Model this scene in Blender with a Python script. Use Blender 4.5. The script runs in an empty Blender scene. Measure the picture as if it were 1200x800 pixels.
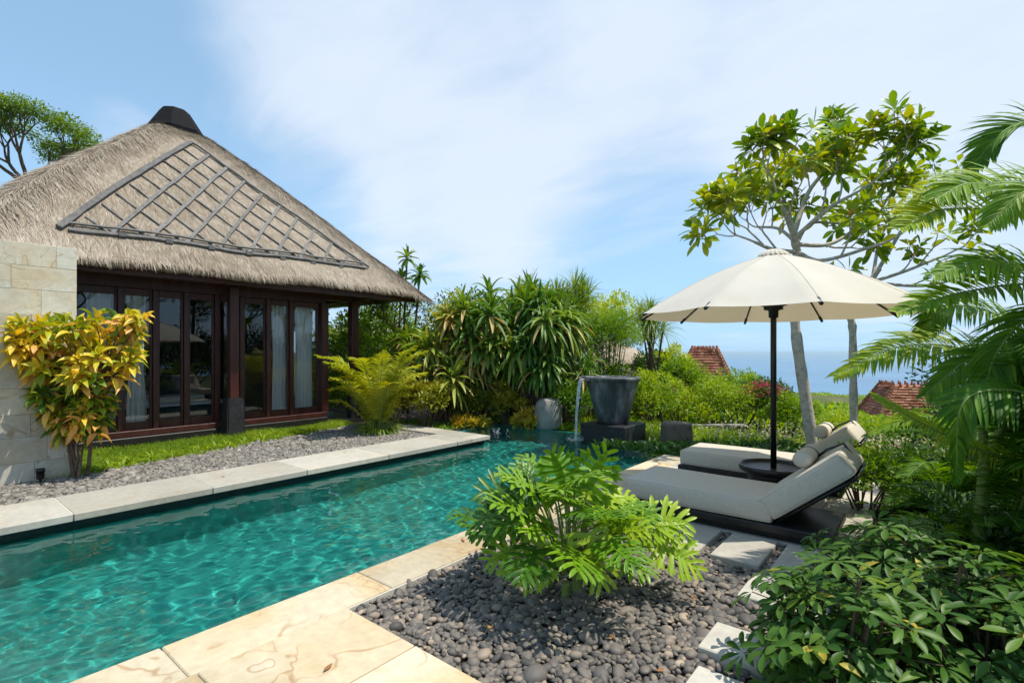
import bpy, bmesh, math, random
import numpy as np
from mathutils import Vector, Matrix
sc = bpy.context.scene
COL = sc.collection
R = math.radians
rng = np.random.default_rng(11)
random.seed(5)
# ------------------------------------------------------------------ camera
# world frame: +y runs along the pool, +x across it to the terrace; camera stands over the origin
YAW = 39.24
CS, SN, FPX, HH, HY = math.cos(R(YAW)), math.sin(R(YAW)), 600.0, 1.5, 413.0
cam = bpy.data.cameras.new('camera'); camo = bpy.data.objects.new('camera', cam); COL.objects.link(camo)
camo.location = (0, 0, HH); camo.rotation_euler = (R(90), 0, R(YAW))
cam.lens = 18.0; cam.sensor_width = 36; cam.shift_y = 13 / 1200; cam.clip_start = .05; cam.clip_end = 90000
sc.camera = camo
# ------------------------------------------------------------------ sun and sky
SUN_AZ = math.atan2(.46, .89); SUN_EL = R(66)
sl = bpy.data.lights.new('sun', 'SUN'); sl.energy = 3.9; sl.angle = R(.53); sl.color = (1, .94, .83)
so = bpy.data.objects.new('sun', sl); COL.objects.link(so)
sdir = Vector((math.cos(SUN_AZ) * math.cos(SUN_EL), math.sin(SUN_AZ) * math.cos(SUN_EL), math.sin(SUN_EL)))
so.rotation_euler = sdir.to_track_quat('Z', 'Y').to_euler()
so.location = (0, 0, 30)
sc.view_settings.view_transform = 'Standard'; sc.view_settings.look = 'None'
sc.view_settings.exposure = .36; sc.view_settings.gamma = 1
sc.view_settings.use_curve_mapping = False
w = bpy.data.worlds.new('World'); sc.world = w; w.use_nodes = True
def wn(t, **k):
    n = w.node_tree.nodes.new(t)
    for a, b in k.items(): setattr(n, a, b)
    return n
WL = w.node_tree.links.new
bg = w.node_tree.nodes['Background']
sky = wn('ShaderNodeTexSky', sky_type='NISHITA', sun_disc=False)
sky.sun_elevation = SUN_EL; sky.sun_rotation = math.pi / 2 - SUN_AZ
sky.altitude = 60; sky.air_density = 1.0; sky.dust_density = .5; sky.ozone_density = 1.6
bg.inputs['Strength'].default_value = .116
def wmath(op, a, b=None, c=None, clamp=False):
    n = wn('ShaderNodeMath', operation=op, use_clamp=clamp)
    for i, v in enumerate((a, b, c)):
        if v is None: continue
        if isinstance(v, (int, float)): n.inputs[i].default_value = v
        else: WL(v, n.inputs[i])
    return n.outputs[0]
def wdot(vec, d):
    n = wn('ShaderNodeVectorMath', operation='DOT_PRODUCT'); WL(vec, n.inputs[0]); n.inputs[1].default_value = d
    return n.outputs['Value']
tc = wn('ShaderNodeTexCoord'); gen = tc.outputs['Generated']
sep = wn('ShaderNodeSeparateXYZ'); WL(gen, sep.inputs[0])
dz = wmath('ADD', wmath('MAXIMUM', sep.outputs['Z'], 0.0), .12)
cx = wmath('DIVIDE', sep.outputs['X'], dz); cy = wmath('DIVIDE', sep.outputs['Y'], dz)
cmb = wn('ShaderNodeCombineXYZ'); WL(cx, cmb.inputs[0]); WL(cy, cmb.inputs[1])
def cloud_noise(scale, detail, rough, dist, rotz, sx, sy, seed):
    m = wn('ShaderNodeMapping'); WL(cmb.outputs[0], m.inputs[0])
    m.inputs['Rotation'].default_value = (0, 0, R(rotz)); m.inputs['Scale'].default_value = (sx, sy, 1)
    m.inputs['Location'].default_value = (seed, seed * .7, 0)
    n = wn('ShaderNodeTexNoise'); WL(m.outputs[0], n.inputs['Vector'])
    n.inputs['Scale'].default_value = scale; n.inputs['Detail'].default_value = detail
    n.inputs['Roughness'].default_value = rough; n.inputs['Distortion'].default_value = dist
    return n.outputs['Fac']
def pixdir(px, py):
    k = (px - 600) / FPX; v = Vector((CS * k - SN, SN * k + CS, (HY - py) / FPX)); return tuple(v.normalized())
n1 = cloud_noise(.55, 8, .58, .7, 38, 1, 1.25, 3.1)
n2 = cloud_noise(1.5, 6, .6, .8, 50, 1, 2.2, 7.7)
# broad banks of cirrus sit at these bearings
bank = None
for (px, py, wd, amp) in ((560, 130, .90, .20), (330, 60, .93, .14), (950, 60, .92, .16), (610, 235, .987, .12), (140, 165, .997, .30), (760, 110, .93, .10),
                          (1150, 150, .94, .16), (340, 250, .988, -.26), (740, 290, .975, -.26), (40, 90, .96, -.30), (590, 15, .985, -.06)):
    dd = wdot(gen, pixdir(px, py))
    mr = wn('ShaderNodeMapRange', interpolation_type='SMOOTHSTEP'); WL(dd, mr.inputs['Value'])
    mr.inputs['From Min'].default_value = 1 - (1 - wd) * 1.35; mr.inputs['From Max'].default_value = 1
    t = wmath('MULTIPLY', mr.outputs[0], amp)
    bank = t if bank is None else wmath('ADD', bank, t)
dens = wmath('ADD', wmath('ADD', wmath('MULTIPLY', n1, .68), wmath('MULTIPLY', n2, .32)), bank)
cr = wn('ShaderNodeMapRange', interpolation_type='SMOOTHSTEP'); WL(dens, cr.inputs['Value'])
cr.inputs['From Min'].default_value = .40; cr.inputs['From Max'].default_value = .84
cfac = wmath('MULTIPLY', cr.outputs[0], .80)
# thin haze low over the horizon
hz = wn('ShaderNodeMapRange', interpolation_type='SMOOTHSTEP'); WL(sep.outputs['Z'], hz.inputs['Value'])
hz.inputs['From Min'].default_value = -.02; hz.inputs['From Max'].default_value = .45
hz.inputs['To Min'].default_value = .9; hz.inputs['To Max'].default_value = .5
mixh = wn('ShaderNodeMix', data_type='RGBA'); WL(hz.outputs[0], mixh.inputs['Factor']); WL(sky.outputs[0], mixh.inputs['A'])
mixh.inputs['B'].default_value = (3.1, 5.25, 7.5, 1)
mixc = wn('ShaderNodeMix', data_type='RGBA'); WL(cfac, mixc.inputs['Factor']); WL(mixh.outputs['Result'], mixc.inputs['A'])
mixc.inputs['B'].default_value = (5.8, 6.35, 7.15, 1)
WL(mixc.outputs['Result'], bg.inputs['Color'])
sc.cycles.use_denoising = True
sc.cycles.max_bounces = 10; sc.cycles.transparent_max_bounces = 16; sc.cycles.transmission_bounces = 8
sc.cycles.caustics_refractive = True; sc.cycles.caustics_reflective = False
sc.cycles.sample_clamp_indirect = 6
# ------------------------------------------------------------------ helpers
def at(px, py, d):
    r = (px - 600) * d / FPX; return np.array((CS * r - SN * d, SN * r + CS * d, HH - (py - HY) * d / FPX))
def gp(px, py, z=0.0):
    d = FPX * (HH - z) / (py - HY); return at(px, py, d)
def fy(px, x):          # y where the bearing px meets the vertical plane x = const
    k = (px - 600) / FPX; return x * (SN * k + CS) / (CS * k - SN)
def unit(v):
    v = np.asarray(v, float); return v / np.maximum(np.linalg.norm(v, axis=-1, keepdims=True), 1e-9)
def empty(name, loc, rz=0):
    o = bpy.data.objects.new(name, None); COL.objects.link(o); o.location = tuple(float(a) for a in loc); o.rotation_euler = (0, 0, rz)
    o.empty_display_size = .1
    return o
def tag(o, label=None, cat=None, group=None, kind=None):
    for k, v in (('label', label), ('category', cat), ('group', group), ('kind', kind)):
        if v: o[k] = v
    return o
def thing(name, label, cat, loc=(0, 0, 0), group=None, rz=0): return tag(empty(name, loc, rz), label, cat, group)
def setparent(o, parent):
    if parent is not None:
        o.parent = parent; bpy.context.view_layer.update(); o.matrix_parent_inverse = parent.matrix_world.inverted()
class MB:
    def __init__(s): s.v = []; s.f = []; s.t = []; s.m = []; s.n = 0
    def add(s, v, f, tint=.5, mat=0):
        v = np.asarray(v, float).reshape(-1, 3); f = np.asarray(f, int)
        s.v.append(v); s.f.append(f + s.n); s.n += len(v)
        s.t.append(np.broadcast_to(np.asarray(tint, float), (len(v),)).copy()); s.m.append(np.full(len(f), mat, int))
    def build(s, name, mats, parent=None, smooth=True):
        if not isinstance(mats, (list, tuple)): mats = [mats]
        me = bpy.data.meshes.new(name)
        V = np.concatenate(s.v); T = np.concatenate(s.t)
        me.vertices.add(len(V)); me.vertices.foreach_set('co', V.astype(np.float32).ravel())
        tot = np.concatenate([np.full(len(f), f.shape[1], np.int32) for f in s.f]); L = np.concatenate([f.ravel() for f in s.f]).astype(np.int32)
        me.loops.add(len(L)); me.loops.foreach_set('vertex_index', L)
        me.polygons.add(len(tot)); st = np.concatenate(([0], np.cumsum(tot)[:-1])).astype(np.int32)
        me.polygons.foreach_set('loop_start', st); me.polygons.foreach_set('loop_total', tot)
        me.polygons.foreach_set('material_index', np.concatenate(s.m).astype(np.int32))
        me.polygons.foreach_set('use_smooth', np.full(len(tot), smooth))
        for m in mats: me.materials.append(m)
        a = me.attributes.new('tint', 'FLOAT', 'POINT'); a.data.foreach_set('value', T.astype(np.float32))
        me.update(); me.validate()
        o = bpy.data.objects.new(name, me); COL.objects.link(o); setparent(o, parent)
        return o
    # strap/leaf batch: everything as arrays of N leaves
    def leaves(s, P, D, U, L, W, droop=.4, fold=.15, prof='lance', S=4, tint=.5, mat=0, twist=0):
        P = np.asarray(P, float).reshape(-1, 3); N = len(P)
        if N == 0: return
        D = unit(np.broadcast_to(D, (N, 3))); U = np.broadcast_to(np.asarray(U, float), (N, 3))
        L = np.broadcast_to(np.asarray(L, float), (N,)); W = np.broadcast_to(np.asarray(W, float), (N,))
        droop = np.broadcast_to(np.asarray(droop, float), (N,)); tint = np.broadcast_to(np.asarray(tint, float), (N,))
        side = np.cross(D, U); bad = np.linalg.norm(side, axis=1) < 1e-3
        side[bad] = np.cross(D[bad], (1, .3, .1)); side = unit(side)
        cur = P.copy(); rows = []
        for i in range(S + 1):
            t = i / S
            dr = D.copy(); dr[:, 2] -= droop * (t ** 1.3) * 1.6; dr = unit(dr)
            if i > 0: cur = cur + dr * (L / S)[:, None]
            nrm = np.cross(side, dr)
            wv = {'lance': math.sin(math.pi * min(1, .04 + .96 * t) ** .75) if t < 1 else 0.0,
                  'strap': min(1, .45 + 2.2 * t) * (1 - t ** 3.5) ** .8 if t < 1 else 0.0,
                  'obov': (max(0, math.sin(math.pi * t ** 1.35)) ** .8) * 1.0 + .03 * (1 - t),
                  'grass': (1 - t) ** .7 * 1.0,
                  'oval': math.sin(math.pi * min(1, .02 + .98 * t)) ** .65 if t < 1 else 0.0,
                  'lobe': (.75 + .5 * t) * (1 - t ** 4) ** .7 if t < 1 else 0.0}[prof]
            ww = (W * .5 * wv)[:, None]
            up = nrm * ww * fold * 2
            if i == S: rows.append(cur[:, None, :])
            else: rows.append(np.stack((cur - side * ww + up, cur, cur + side * ww + up), axis=1))
        V = np.concatenate(rows, axis=1); nv = 3 * S + 1
        fq = []; ft = []
        for i in range(S - 1):
            a = 3 * i; fq += [(a, a + 1, a + 4, a + 3), (a + 1, a + 2, a + 5, a + 4)]
        a = 3 * (S - 1); ft += [(a, a + 1, a + 3), (a + 1, a + 2, a + 3)]
        off = (np.arange(N) * nv)[:, None, None]
        T = np.repeat(tint, nv)
        base = V.reshape(-1, 3)
        nn = s.n
        s.v.append(base); s.t.append(T); s.n += len(base)
        if fq: F = (np.array(fq)[None] + off).reshape(-1, 4) + nn; s.f.append(F); s.m.append(np.full(len(F), mat, int))
        F = (np.array(ft)[None] + off).reshape(-1, 3) + nn; s.f.append(F); s.m.append(np.full(len(F), mat, int))
    def tube(s, pts, rad, n=6, tint=.5, mat=0, cap=True):
        pts = np.asarray(pts, float); k = len(pts); rad = np.broadcast_to(np.asarray(rad, float), (k,))
        tan = unit(np.gradient(pts, axis=0)); ref = np.array((0, 0, 1.0)) if abs(tan[0][2]) < .9 else np.array((1.0, 0, 0))
        rows = []; a = unit(np.cross(tan[0], ref))
        for i in range(k):
            a = unit(a - tan[i] * np.dot(a, tan[i])); b = np.cross(tan[i], a)
            th = np.arange(n) * 2 * math.pi / n
            rows.append(pts[i] + rad[i] * (np.cos(th)[:, None] * a + np.sin(th)[:, None] * b))
        V = np.concatenate(rows); F = []
        for i in range(k - 1):
            for j in range(n):
                F.append((i * n + j, i * n + (j + 1) % n, (i + 1) * n + (j + 1) % n, (i + 1) * n + j))
        s.add(V, F, tint, mat)
        if cap:
            for c, rv in ((0, 1), (k - 1, 0)):
                ring = [c * n + j for j in range(n)]
                if rv: ring = ring[::-1]
                s.f.append(np.array([ring]) + s.n - len(V)); s.m.append(np.array([mat]))
    def box(s, lo, hi, tint=.5, mat=0, bev=0.0, M=None):
        lo = np.array(lo, float); hi = np.array(hi, float); c = (lo + hi) / 2; h = (hi - lo) / 2
        if bev <= 0:
            V = np.array([(x, y, z) for x in (-1, 1) for y in (-1, 1) for z in (-1, 1)]) * h
            F = [(0, 1, 3, 2), (4, 6, 7, 5), (0, 4, 5, 1), (2, 3, 7, 6), (0, 2, 6, 4), (1, 5, 7, 3)]
            V = V + c if M is None else (V @ M.T) + c
            s.add(V, F, tint, mat); return
        bev = min(bev, h.min() * .9); V = []; idx = {}
        for x in (-1, 1):
            for y in (-1, 1):
                for z in (-1, 1):
                    for ax in range(3):
                        sg = np.array((x, y, z)); p = sg * (h - bev); p[ax] = sg[ax] * h[ax]
                        idx[(x, y, z, ax)] = len(V); V.append(p)
        F4 = []; F3 = []
        def g(x, y, z, ax): return idx[(x, y, z, ax)]
        for ax in range(3):
            for sg in (-1, 1):
                o = [(-1, -1), (1, -1), (1, 1), (-1, 1)]; q = []
                for (a, b) in o:
                    t = [a, b]; t.insert(ax, sg); q.append(g(*t, ax))
                if (sg > 0) ^ (ax == 1): F4.append(q)
                else: F4.append(q[::-1])
        for ax in range(3):
            a1, a2 = [a for a in range(3) if a != ax]
            for s1 in (-1, 1):
                for s2 in (-1, 1):
                    def k(e, w_):
                        t = [0, 0, 0]; t[ax] = e; t[a1] = s1; t[a2] = s2; return g(*t, w_)
                    q = [k(-1, a1), k(1, a1), k(1, a2), k(-1, a2)]
                    F4.append(q)
        for x in (-1, 1):
            for y in (-1, 1):
                for z in (-1, 1):
                    F3.append([g(x, y, z, 0), g(x, y, z, 1), g(x, y, z, 2)])
        V = np.array(V)
        def orient(F):
            out = []
            for q in F:
                p = V[q]; n = np.cross(p[1] - p[0], p[2] - p[0])
                out.append(q if np.dot(n, p.mean(0)) >= 0 else q[::-1])
            return out
        F4 = orient(F4); F3 = orient(F3)
        W_ = V + c if M is None else (V @ M.T) + c
        s.add(W_, F4, tint, mat); n0 = s.n - len(V)
        s.f.append(np.array(F3) + n0); s.m.append(np.full(len(F3), mat, int))
    def lathe(s, prof, c, n=32, tint=.5, mat=0, wob=None):
        th = np.arange(n) * 2 * math.pi / n; rows = []
        for (r, z) in prof: rows.append(np.stack((c[0] + r * np.cos(th), c[1] + r * np.sin(th), np.full(n, c[2] + z)), 1))
        V = np.concatenate(rows); k = len(prof)
        if wob is not None: V = wob(V)
        F = [(i * n + j, i * n + (j + 1) % n, (i + 1) * n + (j + 1) % n, (i + 1) * n + j) for i in range(k - 1) for j in range(n)]
        s.add(V, F, tint, mat)
def rmat(axis, ang): return np.array(Matrix.Rotation(ang, 3, axis))
def spline(pts, n):
    pts = [Vector(p) for p in pts]; P = [pts[0] * 2 - pts[1]] + pts + [pts[-1] * 2 - pts[-2]]; out = []
    m = len(pts) - 1
    for i in range(n):
        u = i / (n - 1) * m; k = min(int(u), m - 1); t = u - k; a, b, c, d = P[k:k + 4]
        out.append(.5 * ((2 * b) + (c - a) * t + (2 * a - 5 * b + 4 * c - d) * t * t + (3 * b - a - 3 * c + d) * t ** 3))
    return np.array(out)
def vnoise(p, scale, seed=0, octv=3):           # cheap smooth pseudo noise on points (N,3)
    p = np.asarray(p, float) * scale; o = np.zeros(len(p)); a = 1.0
    r_ = np.random.default_rng(seed + 100)
    for k in range(octv):
        for j in range(4):
            d = unit(r_.normal(size=3)); o += a * np.sin(p @ d * (1.7 ** k) * 2 + r_.uniform(0, 6.28)) * .35
        a *= .55
    return o
# ------------------------------------------------------------------ materials
MATS = {}
def newmat(name):
    m = bpy.data.materials.new(name); m.use_nodes = True; nt = m.node_tree; b = nt.nodes['Principled BSDF']
    def N(t, ins=None, **k):
        n = nt.nodes.new(t)
        for a, v in k.items(): setattr(n, a, v)
        for a, v in (ins or {}).items():
            if isinstance(v, bpy.types.NodeSocket): nt.links.new(v, n.inputs[a])
            else: n.inputs[a].default_value = v
        return n
    return m, nt, b, N
def ramp(N, fac, stops, interp='LINEAR'):
    r = N('ShaderNodeValToRGB', {'Fac': fac}); cr = r.color_ramp; cr.interpolation = interp
    while len(cr.elements) > 1: cr.elements.remove(cr.elements[-1])
    for i, (p, c) in enumerate(stops):
        e = cr.elements[0] if i == 0 else cr.elements.new(p)
        e.position = p; e.color = (*c, 1)
    return r.outputs['Color']
def leafmat(name, cols, trans=.32, rough=.42, spec=.45, nscale=9.0):
    if name in MATS: return MATS[name]
    m, nt, b, N = newmat(name)
    at_ = N('ShaderNodeAttribute', attribute_name='tint'); tcn = N('ShaderNodeTexCoord')
    nz = N('ShaderNodeTexNoise', {'Vector': tcn.outputs['Object'], 'Scale': nscale, 'Detail': 3.0})
    f = N('ShaderNodeMath', {0: nz.outputs['Fac'], 1: .3, 2: -.15}, operation='MULTIPLY_ADD')
    f2 = N('ShaderNodeMath', {0: at_.outputs['Fac'], 1: f.outputs[0]}, operation='ADD')
    cols = [(c[0] * 1.18, c[1], c[2] * .8) for c in cols]
    n = len(cols); col = ramp(N, f2.outputs[0], [(i / max(1, n - 1), c) for i, c in enumerate(cols)])
    nt.links.new(col, b.inputs['Base Color']); b.inputs['Roughness'].default_value = rough; b.inputs['Specular IOR Level'].default_value = spec
    tr = N('ShaderNodeBsdfTranslucent'); hsv = N('ShaderNodeHueSaturation', {'Color': col, 'Hue': .485, 'Saturation': 1.1, 'Value': 1.35})
    nt.links.new(hsv.outputs[0], tr.inputs['Color'])
    mx = N('ShaderNodeMixShader', {0: trans, 1: b.outputs[0], 2: tr.outputs[0]})
    nt.links.new(mx.outputs[0], nt.nodes['Material Output'].inputs[0])
    MATS[name] = m; return m
def surf(name, cols, scale=6.0, rough=.7, bump=.2, bscale=40.0, spec=.3, tintw=.5, detail=6.0, metal=0.0, bdist=.01, stretch=(1, 1, 1)):
    if name in MATS: return MATS[name]
    m, nt, b, N = newmat(name)
    tcn = N('ShaderNodeTexCoord'); mp = N('ShaderNodeMapping', {'Vector': tcn.outputs['Object'], 'Scale': stretch})
    nz = N('ShaderNodeTexNoise', {'Vector': mp.outputs[0], 'Scale': scale, 'Detail': detail, 'Roughness': .6})
    at_ = N('ShaderNodeAttribute', attribute_name='tint')
    mr = N('ShaderNodeMapRange', {'Value': nz.outputs['Fac'], 1: .3, 2: .7})
    mx = N('ShaderNodeMix', {'Factor': tintw, 'A': mr.outputs[0], 'B': at_.outputs['Fac']}, data_type='FLOAT')
    col = ramp(N, mx.outputs[0], [(i / max(1, len(cols) - 1), c) for i, c in enumerate(cols)])
    nt.links.new(col, b.inputs['Base Color']); b.inputs['Specular IOR Level'].default_value = spec; b.inputs['Metallic'].default_value = metal
    rr = N('ShaderNodeMapRange', {'Value': nz.outputs['Fac'], 3: max(.03, rough - .1), 4: min(1, rough + .1)}); nt.links.new(rr.outputs[0], b.inputs['Roughness'])
    if bump:
        n2 = N('ShaderNodeTexNoise', {'Vector': mp.outputs[0], 'Scale': bscale, 'Detail': 5.0, 'Roughness': .65})
        bp = N('ShaderNodeBump', {'Strength': bump, 'Distance': bdist, 'Height': n2.outputs['Fac']}); nt.links.new(bp.outputs[0], b.inputs['Normal'])
    MATS[name] = m; return m
def sandstone(name, base, vein, vein2, vscale=1.6, amount=1.0, rough=.62):
    m, nt, b, N = newmat(name)
    tcn = N('ShaderNodeTexCoord'); at_ = N('ShaderNodeAttribute', attribute_name='tint')
    sh = N('ShaderNodeCombineXYZ', {0: N('ShaderNodeMath', {0: at_.outputs['Fac'], 1: 37.0}, operation='MULTIPLY').outputs[0], 1: N('ShaderNodeMath', {0: at_.outputs['Fac'], 1: 19.0}, operation='MULTIPLY').outputs[0]})
    p = N('ShaderNodeVectorMath', {0: tcn.outputs['Object'], 1: sh.outputs[0]}, operation='ADD')
    rt = N('ShaderNodeVectorRotate', {'Vector': p.outputs[0], 'Angle': N('ShaderNodeMath', {0: at_.outputs['Fac'], 1: 25.0}, operation='MULTIPLY').outputs[0]}, rotation_type='Z_AXIS')
    nz = N('ShaderNodeTexNoise', {'Vector': rt.outputs[0], 'Scale': vscale, 'Detail': 3.0, 'Roughness': .45, 'Distortion': .6})
    # contour-like veins: several level sets of a smooth noise
    mu = N('ShaderNodeMath', {0: nz.outputs['Fac'], 1: 9.0}, operation='MULTIPLY'); fr = N('ShaderNodeMath', {0: mu.outputs[0]}, operation='FRACT')
    cen = N('ShaderNodeMath', {0: fr.outputs[0], 1: -.5}, operation='ADD'); ab = N('ShaderNodeMath', {0: cen.outputs[0]}, operation='ABSOLUTE')
    line = N('ShaderNodeMapRange', {'Value': ab.outputs[0], 1: .0, 2: .09, 3: 1.0, 4: 0.0}, interpolation_type='SMOOTHSTEP')
    n3 = N('ShaderNodeTexNoise', {'Vector': rt.outputs[0], 'Scale': vscale * 1.3, 'Detail': 2.0})
    gate = N('ShaderNodeMapRange', {'Value': n3.outputs['Fac'], 1: .42, 2: .56})
    lf = N('ShaderNodeMath', {0: line.outputs[0], 1: gate.outputs[0]}, operation='MULTIPLY')
    lf2 = N('ShaderNodeMath', {0: lf.outputs[0], 1: .62 * amount}, operation='MULTIPLY')
    broad = N('ShaderNodeMapRange', {'Value': nz.outputs['Fac'], 1: .38, 2: .66})
    n5 = N('ShaderNodeTexNoise', {'Vector': p.outputs[0], 'Scale': 14.0, 'Detail': 8.0, 'Roughness': .7})
    bmix = N('ShaderNodeMix', {'Factor': N('ShaderNodeMath', {0: broad.outputs[0], 1: .8 * amount}, operation='MULTIPLY').outputs[0], 'A': (*base, 1), 'B': (*vein, 1)}, data_type='RGBA')
    vmix = N('ShaderNodeMix', {'Factor': lf2.outputs[0], 'A': bmix.outputs['Result'], 'B': (*vein2, 1)}, data_type='RGBA')
    tv = N('ShaderNodeMapRange', {'Value': at_.outputs['Fac'], 3: .8, 4: 1.12}); n6 = N('ShaderNodeTexNoise', {'Vector': tcn.outputs['Object'], 'Scale': 1.1, 'Detail': 7.0, 'Roughness': .65})
    st_ = N('ShaderNodeMapRange', {'Value': n6.outputs['Fac'], 1: .35, 2: .55, 3: .87, 4: 1.0})
    fv0 = N('ShaderNodeMapRange', {'Value': n5.outputs['Fac'], 1: .25, 2: .75, 3: .80, 4: 1.12})
    fv = N('ShaderNodeMath', {0: fv0.outputs[0], 1: st_.outputs[0]}, operation='MULTIPLY')
    vv = N('ShaderNodeMath', {0: tv.outputs[0], 1: fv.outputs[0]}, operation='MULTIPLY')
    hs = N('ShaderNodeHueSaturation', {'Color': vmix.outputs['Result'], 'Value': vv.outputs[0]})
    nt.links.new(hs.outputs[0], b.inputs['Base Color']); b.inputs['Roughness'].default_value = rough; b.inputs['Specular IOR Level'].default_value = .3
    bp = N('ShaderNodeBump', {'Strength': .25, 'Distance': .004, 'Height': n5.outputs['Fac']}); nt.links.new(bp.outputs[0], b.inputs['Normal'])
    MATS[name] = m; return m
M_DECK = sandstone('terrace_sandstone', (.62, .53, .38), (.56, .40, .20), (.38, .20, .07), 1.5)
M_COP = sandstone('coping_limestone', (.50, .465, .40), (.46, .40, .30), (.45, .33, .2), 1.1, .6)
M_WALLST = sandstone('wall_sandstone', (.62, .59, .50), (.56, .45, .29), (.42, .27, .13), 1.7, 1.1)
M_STEP = sandstone('stepping_limestone', (.54, .50, .43), (.50, .45, .36), (.48, .4, .3), 1.2, .5)
M_GROUT = surf('grout', [(.50, .46, .38), (.62, .58, .5)], 20, .9)
M_SOIL = surf('soil', [(.035, .028, .02), (.09, .07, .05)], 8, .95, .8, 30)
M_PEB = surf('pebble', [(.045, .042, .039), (.115, .104, .094), (.19, .162, .135), (.30, .235, .175), (.48, .37, .27)], 9, .62, .15, 60, .35, .82)
M_PEB2 = surf('pale_gravel', [(.09, .083, .075), (.21, .19, .165), (.32, .29, .25), (.44, .39, .33)], 9, .75, .15, 60, .25, .75)
M_POOL = surf('green_pool_stone', [(.012, .20, .175), (.02, .27, .24), (.032, .35, .31)], 2.5, .6, .1, 30, .3, .3)
M_DARKST = surf('black_lava_stone', [(.010, .010, .011), (.022, .022, .024), (.045, .045, .048)], 12, .55, .5, 60, .4, .25)
M_POT = surf('weathered_pot_stone', [(.02, .022, .025), (.075, .078, .083), (.30, .30, .30)], 5, .45, .5, 50, .45, .1, bdist=.015, stretch=(1, 1, .35))
M_WOOD = surf('dark_red_timber', [(.030, .008, .006), (.065, .016, .012), (.095, .028, .02)], 14, .4, .15, 60, .5, .2, stretch=(1, 1, .12))
M_BLKWOOD = surf('black_stained_wood', [(.010, .009, .009), (.022, .02, .019)], 8, .4, .1, 50, .4, .2)
M_GREYWOOD = surf('weathered_grey_timber', [(.09, .085, .08), (.17, .162, .152), (.25, .24, .225)], 12, .8, .4, 60, .2, .4)
M_FABRIC = surf('cream_outdoor_fabric', [(.52, .47, .39), (.60, .55, .46)], 30, .9, .3, 600, .15, .2, bdist=.002)
M_TERRA = surf('terracotta_tile', [(.10, .032, .02), (.27, .09, .05), (.40, .17, .10), (.46, .32, .23)], 5, .8, .4, 40, .2, .7)
M_THATCH = surf('alang_thatch', [(.11, .083, .058), (.27, .215, .155), (.42, .35, .275), (.57, .50, .41)], 5, .95, .5, 60, .1, .72, bdist=.03)
M_BARK = surf('grey_bark', [(.20, .17, .13), (.52, .47, .39), (.66, .62, .54)], 16, .9, .6, 50, .2, .3, bdist=.015)
M_BROWNBARK = surf('brown_bark', [(.05, .035, .02), (.13, .09, .06), (.2, .15, .1)], 16, .9, .6, 50, .2, .3)
M_GREENSTEM = surf('green_stem', [(.10, .16, .03), (.22, .30, .06)], 10, .5, .1, 50, .4, .5)
M_BLACK = surf('black_metal', [(.008, .008, .009), (.014, .014, .015)], 8, .35, .05, 80, .5, .2)
M_BOULDER = surf('grey_boulder_stone', [(.18, .165, .145), (.32, .30, .27), (.40, .37, .33)], 4, .9, .5, 30, .2, .2)
M_STOOL = surf('brown_stone', [(.08, .06, .045), (.16, .125, .095), (.22, .17, .13)], 6, .9, .6, 40, .2, .2)
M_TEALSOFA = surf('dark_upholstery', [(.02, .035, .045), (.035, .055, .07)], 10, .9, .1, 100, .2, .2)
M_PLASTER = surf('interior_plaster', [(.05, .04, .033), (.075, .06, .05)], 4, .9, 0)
def m_curtain():
    m, nt, b, N = newmat('white_curtain'); b.inputs['Base Color'].default_value = (.9, .91, .92, 1); b.inputs['Roughness'].default_value = .9
    tr = N('ShaderNodeBsdfTranslucent', {'Color': (.9, .91, .92, 1)}); mx = N('ShaderNodeMixShader', {0: .35, 1: b.outputs[0], 2: tr.outputs[0]})
    nt.links.new(mx.outputs[0], nt.nodes['Material Output'].inputs[0]); return m
M_CURT = m_curtain()
def m_canvas():
    m, nt, b, N = newmat('umbrella_canvas'); tcn = N('ShaderNodeTexCoord'); nz = N('ShaderNodeTexNoise', {'Vector': tcn.outputs['Object'], 'Scale': 3.0, 'Detail': 5.0})
    c = ramp(N, nz.outputs['Fac'], [(.3, (.68, .63, .54)), (.7, (.76, .71, .62))]); nt.links.new(c, b.inputs['Base Color']); b.inputs['Roughness'].default_value = .85
    n2 = N('ShaderNodeTexNoise', {'Vector': tcn.outputs['Object'], 'Scale': 500.0}); bp = N('ShaderNodeBump', {'Strength': .2, 'Distance': .001, 'Height': n2.outputs['Fac']}); nt.links.new(bp.outputs[0], b.inputs['Normal'])
    tr = N('ShaderNodeBsdfTranslucent', {'Color': (.72, .56, .36, 1)}); mx = N('ShaderNodeMixShader', {0: .24, 1: b.outputs[0], 2: tr.outputs[0]})
    nt.links.new(mx.outputs[0], nt.nodes['Material Output'].inputs[0]); return m
M_CANVAS = m_canvas()
def m_glass():
    m, nt, b, N = newmat('window_glass'); fr = N('ShaderNodeFresnel', {'IOR': 1.5}); gl = N('ShaderNodeBsdfGlossy', {'Color': (1, 1, 1, 1), 'Roughness': .01}); tr = N('ShaderNodeBsdfTransparent', {'Color': (.975, .985, .985, 1)})
    f = N('ShaderNodeMath', {0: fr.outputs[0], 1: .8}, operation='MULTIPLY', use_clamp=True)
    mx = N('ShaderNodeMixShader', {0: f.outputs[0], 1: tr.outputs[0], 2: gl.outputs[0]}); nt.links.new(mx.outputs[0], nt.nodes['Material Output'].inputs[0]); return m
M_GLASS = m_glass()
def m_water():
    m, nt, b, N = newmat('pool_water')
    b.inputs['Base Color'].default_value = (.80, .98, .96, 1); b.inputs['Roughness'].default_value = 0.0; b.inputs['IOR'].default_value = 1.333
    b.inputs['Transmission Weight'].default_value = 1.0; return m
M_WATER = m_water()
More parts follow.
